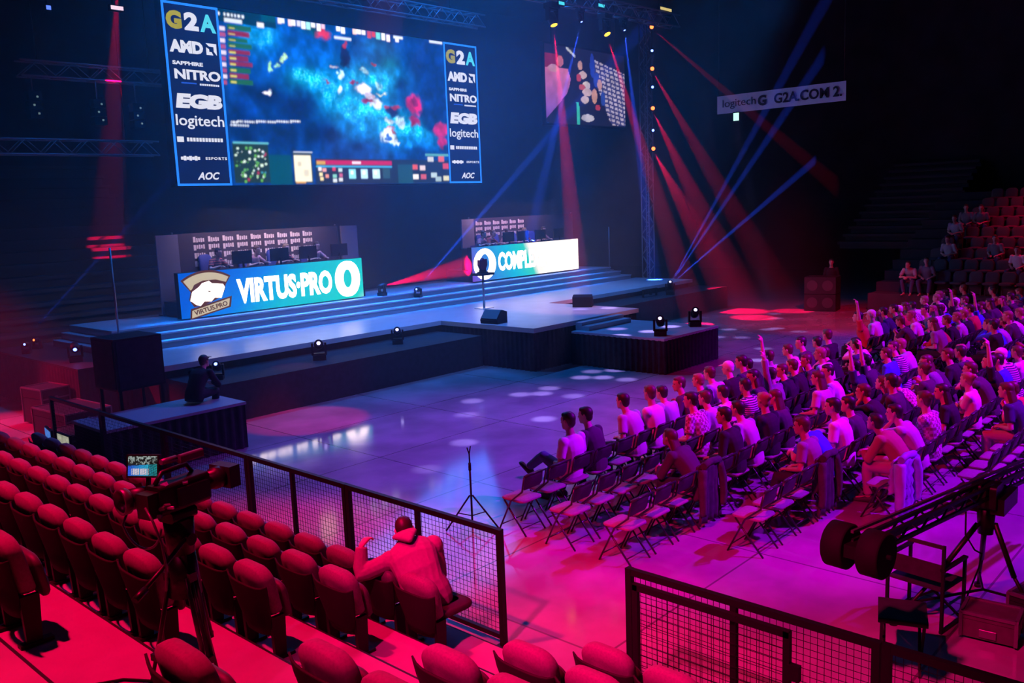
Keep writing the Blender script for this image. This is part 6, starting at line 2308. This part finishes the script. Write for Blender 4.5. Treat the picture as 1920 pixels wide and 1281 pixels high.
for k, (z, c) in enumerate(((10.79, 'red'), (9.91, 'blue'), (9.24, 'red'), (8.55, 'blue'), (7.75, 'red'), (6.91, 'blue'), (6.21, 'red'))):
    t = thing('mast_lamp', '%s lamp, %s from the top of the truss mast' % (c, NM[k]) if k not in (0, 6) else '%s %s lamp on the truss mast' % (NM[k], c), 'stage light', (30.1, 19.80, z), R(-40), g3)
    q = MB()
    q.tube([(0, 0.06, 0), (0, -0.16, -0.02)], [0.10, 0.12], 14)
    q.box((0, 0.06, 0), (0.05, 0.12, 0.2))
    q.build('housing', M['black'], t)
    q = MB()
    q.tube([(0, -0.161, -0.02), (0, -0.172, -0.021)], [0.075 if c == 'red' else 0.05] * 2, 14)
    q.build('lens', M['lens_red'] if c == 'red' else M['lens_blue'], t)

for (x, y, z), w_, c_, lab in (((21.95, 17.62, 10.20), 0.26, (0.05, 0.5, 0.6), 'small cyan lit panel on the high truss, left of two'), ((23.98, 17.62, 10.40), 0.32, (0.05, 0.5, 0.6), 'small cyan lit panel on the high truss, right of two'), ((27.6, 17.52, 10.74), 0.7, (0.45, 0.35, 0.12), 'yellowish lit strip on the right end of the high truss'), ((8.7, 22.06, 9.10), 0.10, (0.1, 0.2, 1.0), 'tiny blue lamp on the truss at the upper left corner'), ((10.3, 22.06, 9.30), 0.3, (0.7, 0.5, 0.6), 'small pale lit panel on the truss left of the big screen')):
    t = thing('truss_lamp', lab, 'stage light', (x, y, z), 0, 'small lit panels on the trusses')
    MB().box((0, 0.04, 0), (w_ + 0.06, 0.10, 0.14)).box((0, 0.12, 0.25), (0.04, 0.04, 0.55)).box((0, 0.08, 0.02), (0.04, 0.10, 0.04)).build('housing', M['black'], t)
    MB().box((0, -0.014, 0), (w_, 0.012, 0.09)).build('lit_face', emitter('truss_lamp_glow', c_, 1.6, False), t)

# banner and exit sign on the far side
t = thing('sponsor_banner', 'dim white sponsor banner hung across the far right hall', 'banner', (31.0, 14.97, 7.33))
q = MB()
nb = 24
vs = []
for i in range(nb + 1):
    y = 2.47 - 4.94 * i / nb
    for z in (0.0, 0.66):
        vs.append((0.02 * math.sin(i * 0.9), y, z))
q.add(vs, [(2 * i, 2 * i + 2, 2 * i + 3, 2 * i + 1) for i in range(nb)])
q.build('cloth', M['white'], t)
ink = principled('banner_ink', (0.02, 0.02, 0.03), 0.8)
text_at('lettering', 'logitech', 0.3, (-0.03, 1.55, 0.32), ink, t, face='-X', width=1.35, height=0.36, bold=0.0, depth=0.004)
text_at('logo_letter', 'G', 0.3, (-0.03, 0.62, 0.33), ink, t, face='-X', width=0.34, height=0.38, bold=0.012, depth=0.004)
text_at('lettering', 'G2A.COM 2.', 0.3, (-0.03, -1.10, 0.34), ink, t, face='-X', width=2.5, height=0.36, bold=0.008, depth=0.004)
q = MB()
q.tube([(0, 2.4, 0.66), (0, 2.4, 8.6)], 0.015, 6)
q.tube([(0, -2.4, 0.66), (0, -2.4, 8.6)], 0.015, 6)
q.build('hanging_lines', M['black'], t)
t = thing('exit_sign', 'small glowing pale green exit sign under the sponsor banner', 'sign', (30.9, 16.59, 7.0))
q = MB()
q.box((0.03, 0, 0.16), (0.06, 0.26, 0.34))
q.tube([(0.03, 0, 0.33), (0.03, 0, 0.345)], 0.02, 6)
q.build('housing', M['black'], t)
q = MB()
q.box((-0.005, 0, 0.16), (0.012, 0.22, 0.28))
q.build('lit_face', emitter('exit_glow', (0.45, 0.85, 0.70), 1.6, False), t)

# ------------------------------------------------------------------ far stand: seats and a few spectators
M['farseat'] = principled('far_seat_cloth', (0.09, 0.08, 0.09), 0.8)
q = MB()
q.loft(rounded_slab(0.41, 0.43, 0.02, 0.80, 0.09, 0.13, 0.14, -0.1))
for s_ in (-1, 1):
    q.box((s_ * 0.18, -0.08, 0.1), (0.04, 0.10, 0.22))
rings = rounded_slab(0.40, 0.40, 0, 0.38, 0.07, 0.08)
q.loft([[Vector((v.x, v.z - 0.04, 0.42 - v.y)) for v in r_] for r_ in rings])
fs_me = q.mesh('far_stand_seat')
fs_me.materials.append(M['farseat'])
FNAME = ['lowest', 'second', 'third', 'fourth', 'fifth', 'sixth', 'seventh', 'eighth', 'ninth', 'tenth', 'eleventh']
FP = {(5, 0), (5, 1), (4, 0), (3, 1), (2, 1), (2, 4), (6, 7), (7, 6), (6, 6), (5, 7), (1, 6), (0, 0), (0, 1)}
for i in range(9):
    n = 0
    for k in range(16):
        y = 10.55 - 0.02 * i - 0.5 * k - 0.10 * i
        x, z = FARX[i], FARZ[i]
        if not in_frame(x, y, z + 0.6, 10):
            continue
        if rng.random() < 0.05:
            continue
        n += 1
        o = bpy.data.objects.new('stand_seat', fs_me)
        COL.objects.link(o)
        o.location = (x, y, z)
        o.rotation_euler = (0, 0, PI / 2)
        tag(o, 'far stand seat, %s from the left in the %s row from the floor' % (ORD[n - 1], FNAME[i]), 'seat', 'seats in the far stand, %s row' % FNAME[i])
        if (i, k) in FP:
            person((x - 0.05, y, z - 0.04), PI / 2 + rng.uniform(-0.2, 0.2), 'far spectator in the far stand, on seat %s from the left, %s row' % (ORD[n - 1], FNAME[i]), 'spectators in the far stand', rng.choice(['upright', 'leaning', 'slack']), 'short', 'short', 1.0, rng.choice(['white', 'pale grey', 'grey']), 'jeans', 'brown', 0, far=True)

# tall dark speaker stack at the far edge of the floor, someone standing behind it
t = thing('speaker_stack', 'dark speaker stack standing at the far edge of the floor behind the crowd', 'speaker', (31.3, 13.35, 0), R(-80))
for k in range(2):
    q = MB()
    q.box((0, 0, 0.31 + 0.62 * k), (1.1, 0.8, 0.60))
    cab = q.build('cabinet', M['desk'], t)
    for s_ in (-1, 1):
        q = MB()
        q.tube([(s_ * 0.27, -0.40, 0.31 + 0.62 * k), (s_ * 0.27, -0.412, 0.31 + 0.62 * k)], 0.19, 18)
        q.build('cone', M['camgrey'], cab)
person((32.3, 13.45, 0.0), R(110), 'person standing in the dark behind the far speaker stack', None, 'standing', 'long', 'short', 1.0, 'black', 'dark', 'dark', 0, far=True, scale=1.02)

# ------------------------------------------------------------------ left backstage corner
t = thing('side_riser', 'black draped riser left of the stage with a dim top', 'platform', (7.9, 21.8, 0))
q = MB()
q.box((0, 0, 0.55), (1.1, 5.2, 1.1))
pleat(q, -0.57, 2.6, -0.57, -2.6, 0.0, 1.1)
pleat(q, -0.57, -2.62, 0.5, -2.62, 0.0, 1.1)
q.build('skirt', M['drape'], t)
q = MB()
q.box((0, 0, 1.12), (1.14, 5.24, 0.04))
q.build('deck', M['desk'], t)
t = thing('crew_platform', 'black covered platform with pale top beside the left stage end, a crew member on it', 'platform', (7.05, 14.95, 0))
q = MB()
q.box((0, 0, 0.40), (2.5, 1.2, 0.80))
pleat(q, -1.27, 0.6, -1.27, -0.6, 0, 0.82)
pleat(q, -1.27, -0.62, 1.27, -0.62, 0, 0.82)
pleat(q, 1.27, -0.6, 1.27, 0.6, 0, 0.82)
q.build('skirt', M['drape'], t)
q = MB()
q.box((0, 0, 0.83), (2.58, 1.28, 0.05))
q.build('deck', principled('platform_grey', (0.34, 0.34, 0.38), 0.6), t)
person((7.72, 15.0, 0.855 - 0.36), R(-60), 'crew member in dark clothes sitting on the covered platform left of the stage', None, 'leaning', 'long', 'cap', 1.0, 'black', 'dark', 'dark', 0, far=False)
t = thing('speaker_tower', 'tall black speaker box on legs at the left end of the stage', 'speaker', (7.15, 16.3, 0), R(3))
q = MB()
q.box((0, 0, 1.62), (0.92, 0.85, 0.95))
q.build('cabinet', M['black'], t)
q = MB()
q.box((0, -0.43, 1.62), (0.84, 0.02, 0.87))
q.box((-0.465, 0, 1.62), (0.02, 0.77, 0.87))
q.build('grille', M['drape'], t)
for x in (-0.40, 0.40):
    for y in (-0.36, 0.36):
        q = MB()
        q.box((x, y, 0.575), (0.06, 0.06, 1.15))
        q.build('leg', M['steel_black'], t)
moving_head((7.75, 20.3, 1.14), R(-20), -15, 'small fixture lit violet on the draped side riser', 'lamps on the draped side riser', M['lens_blue'], s=0.9)
moving_head((7.60, 22.8, 1.14), R(-40), 10, 'small blue lamp at the far left end of the side riser', 'lamps on the draped side riser', M['lens_blue'], s=0.6)
moving_head((8.05, 23.4, 1.14), R(-60), 10, 'small red lamp beside the blue one on the side riser', 'lamps on the draped side riser', M['lens_red'], s=0.6)
road_case((6.75, 18.2, 0), R(4), (0.9, 1.4, 0.55), 'large dark road case on the red lit floor behind the far fence', 'road cases left of the stage', 'desk')
road_case((6.35, 16.75, 0), R(-3), (0.7, 0.9, 0.40), 'low road case with pale edging next to the fence', 'road cases left of the stage', 'desk')
road_case((6.9, 19.9, 0), R(8), (0.6, 0.8, 0.75), 'upright road case at the foot of the side riser', 'road cases left of the stage', 'desk')
for k, (y, cc, lab) in enumerate(((15.75, (0.10, 0.28, 0.9), 'bluish lit screen on the low operator table, left of the pair'), (15.1, (0.5, 0.5, 0.38), 'pale lit screen on the low operator table, right of the pair'))):
    t = thing('operator_monitor', lab, 'monitor', (5.42, y, 0.37), R(-100 + 10 * k), 'operator screens by the front stadium row')
    q = MB()
    q.box((0, 0.02, 0.22), (0.52, 0.04, 0.36))
    q.box((0, 0.06, 0.04), (0.2, 0.14, 0.07))
    q.build('case', M['black'], t)
    def op_pic(c=cc, nx=36, ny=26):
        u = (np.arange(nx) + 0.5)[None, :] / nx * np.ones((ny, 1))
        v = (np.arange(ny) + 0.5)[:, None] / ny * np.ones((1, nx))
        img = np.ones((ny, nx, 3)) * np.array(c)
        img *= (0.35 + 0.9 * value_noise(nx, ny, 6, 20 + k))[..., None]
        img[(np.abs(v - 0.5) < 0.04)] = (0.01, 0.02, 0.05)
        img[(v > 0.82) & (u > 0.4)] = (0.15, 0.45, 0.06) if k else (0.12, 0.3, 0.8)
        return img
    picture('lit_picture', op_pic(), -0.24, 0.24, 0.06, 0.38, 0.8, t, -0.004)
t = thing('operator_table', 'low dark table carrying the two operator screens beside the fence', 'table', (5.45, 15.4, 0), 0)
q = MB()
q.box((0, 0, 0.345), (0.5, 1.7, 0.04))
q.build('tabletop', M['desk'], t)
for y in (-0.75, 0.75):
    q = MB()
    q.box((0.1, y, 0.165), (0.05, 0.05, 0.33))
    q.build('leg', M['steel_black'], t)
# thin upright poles beside the stage
for (x, y, z0, z1, lab) in ((8.75, 20.3, DZ, 3.6, 'thin upright pole at the left end of the lit steps'), (29.3, 21.4, RZ - 0.15, 3.2, 'thin upright pole at the right end of the lit steps')):
    o = MB().tube([(0, 0, 0.0), (0, 0, z1 - z0)], 0.025, 8).box((0, 0, 0.01), (0.25, 0.25, 0.02)).build('upright_pole', M['metal'])
    o.location = (x, y, z0)
    tag(o, lab, 'pole', 'poles beside the steps')


# ------------------------------------------------------------------ stage haze
def haze():
    m = bpy.data.materials.new('stage_haze')
    m.use_nodes = True
    nt = m.node_tree
    for n in list(nt.nodes):
        if n.type != 'OUTPUT_MATERIAL':
            nt.nodes.remove(n)
    v = nt.nodes.new('ShaderNodeVolumeScatter')
    v.inputs['Color'].default_value = (0.9, 0.92, 1.0, 1)
    v.inputs['Density'].default_value = HAZE
    v.inputs['Anisotropy'].default_value = 0.25
    nt.links.new(v.outputs[0], nt.nodes['Material Output'].inputs['Volume'])
    b_ = MB()
    b_.box((17.5, 25.2, 7.6), (29.0, 25.4, 15.1))
    o_ = b_.build('stage_haze', m)
    tag(o_, 'thin smoke haze hanging over the stage and its light beams', 'haze', kind='stuff')


HAZE = 0.011
haze()
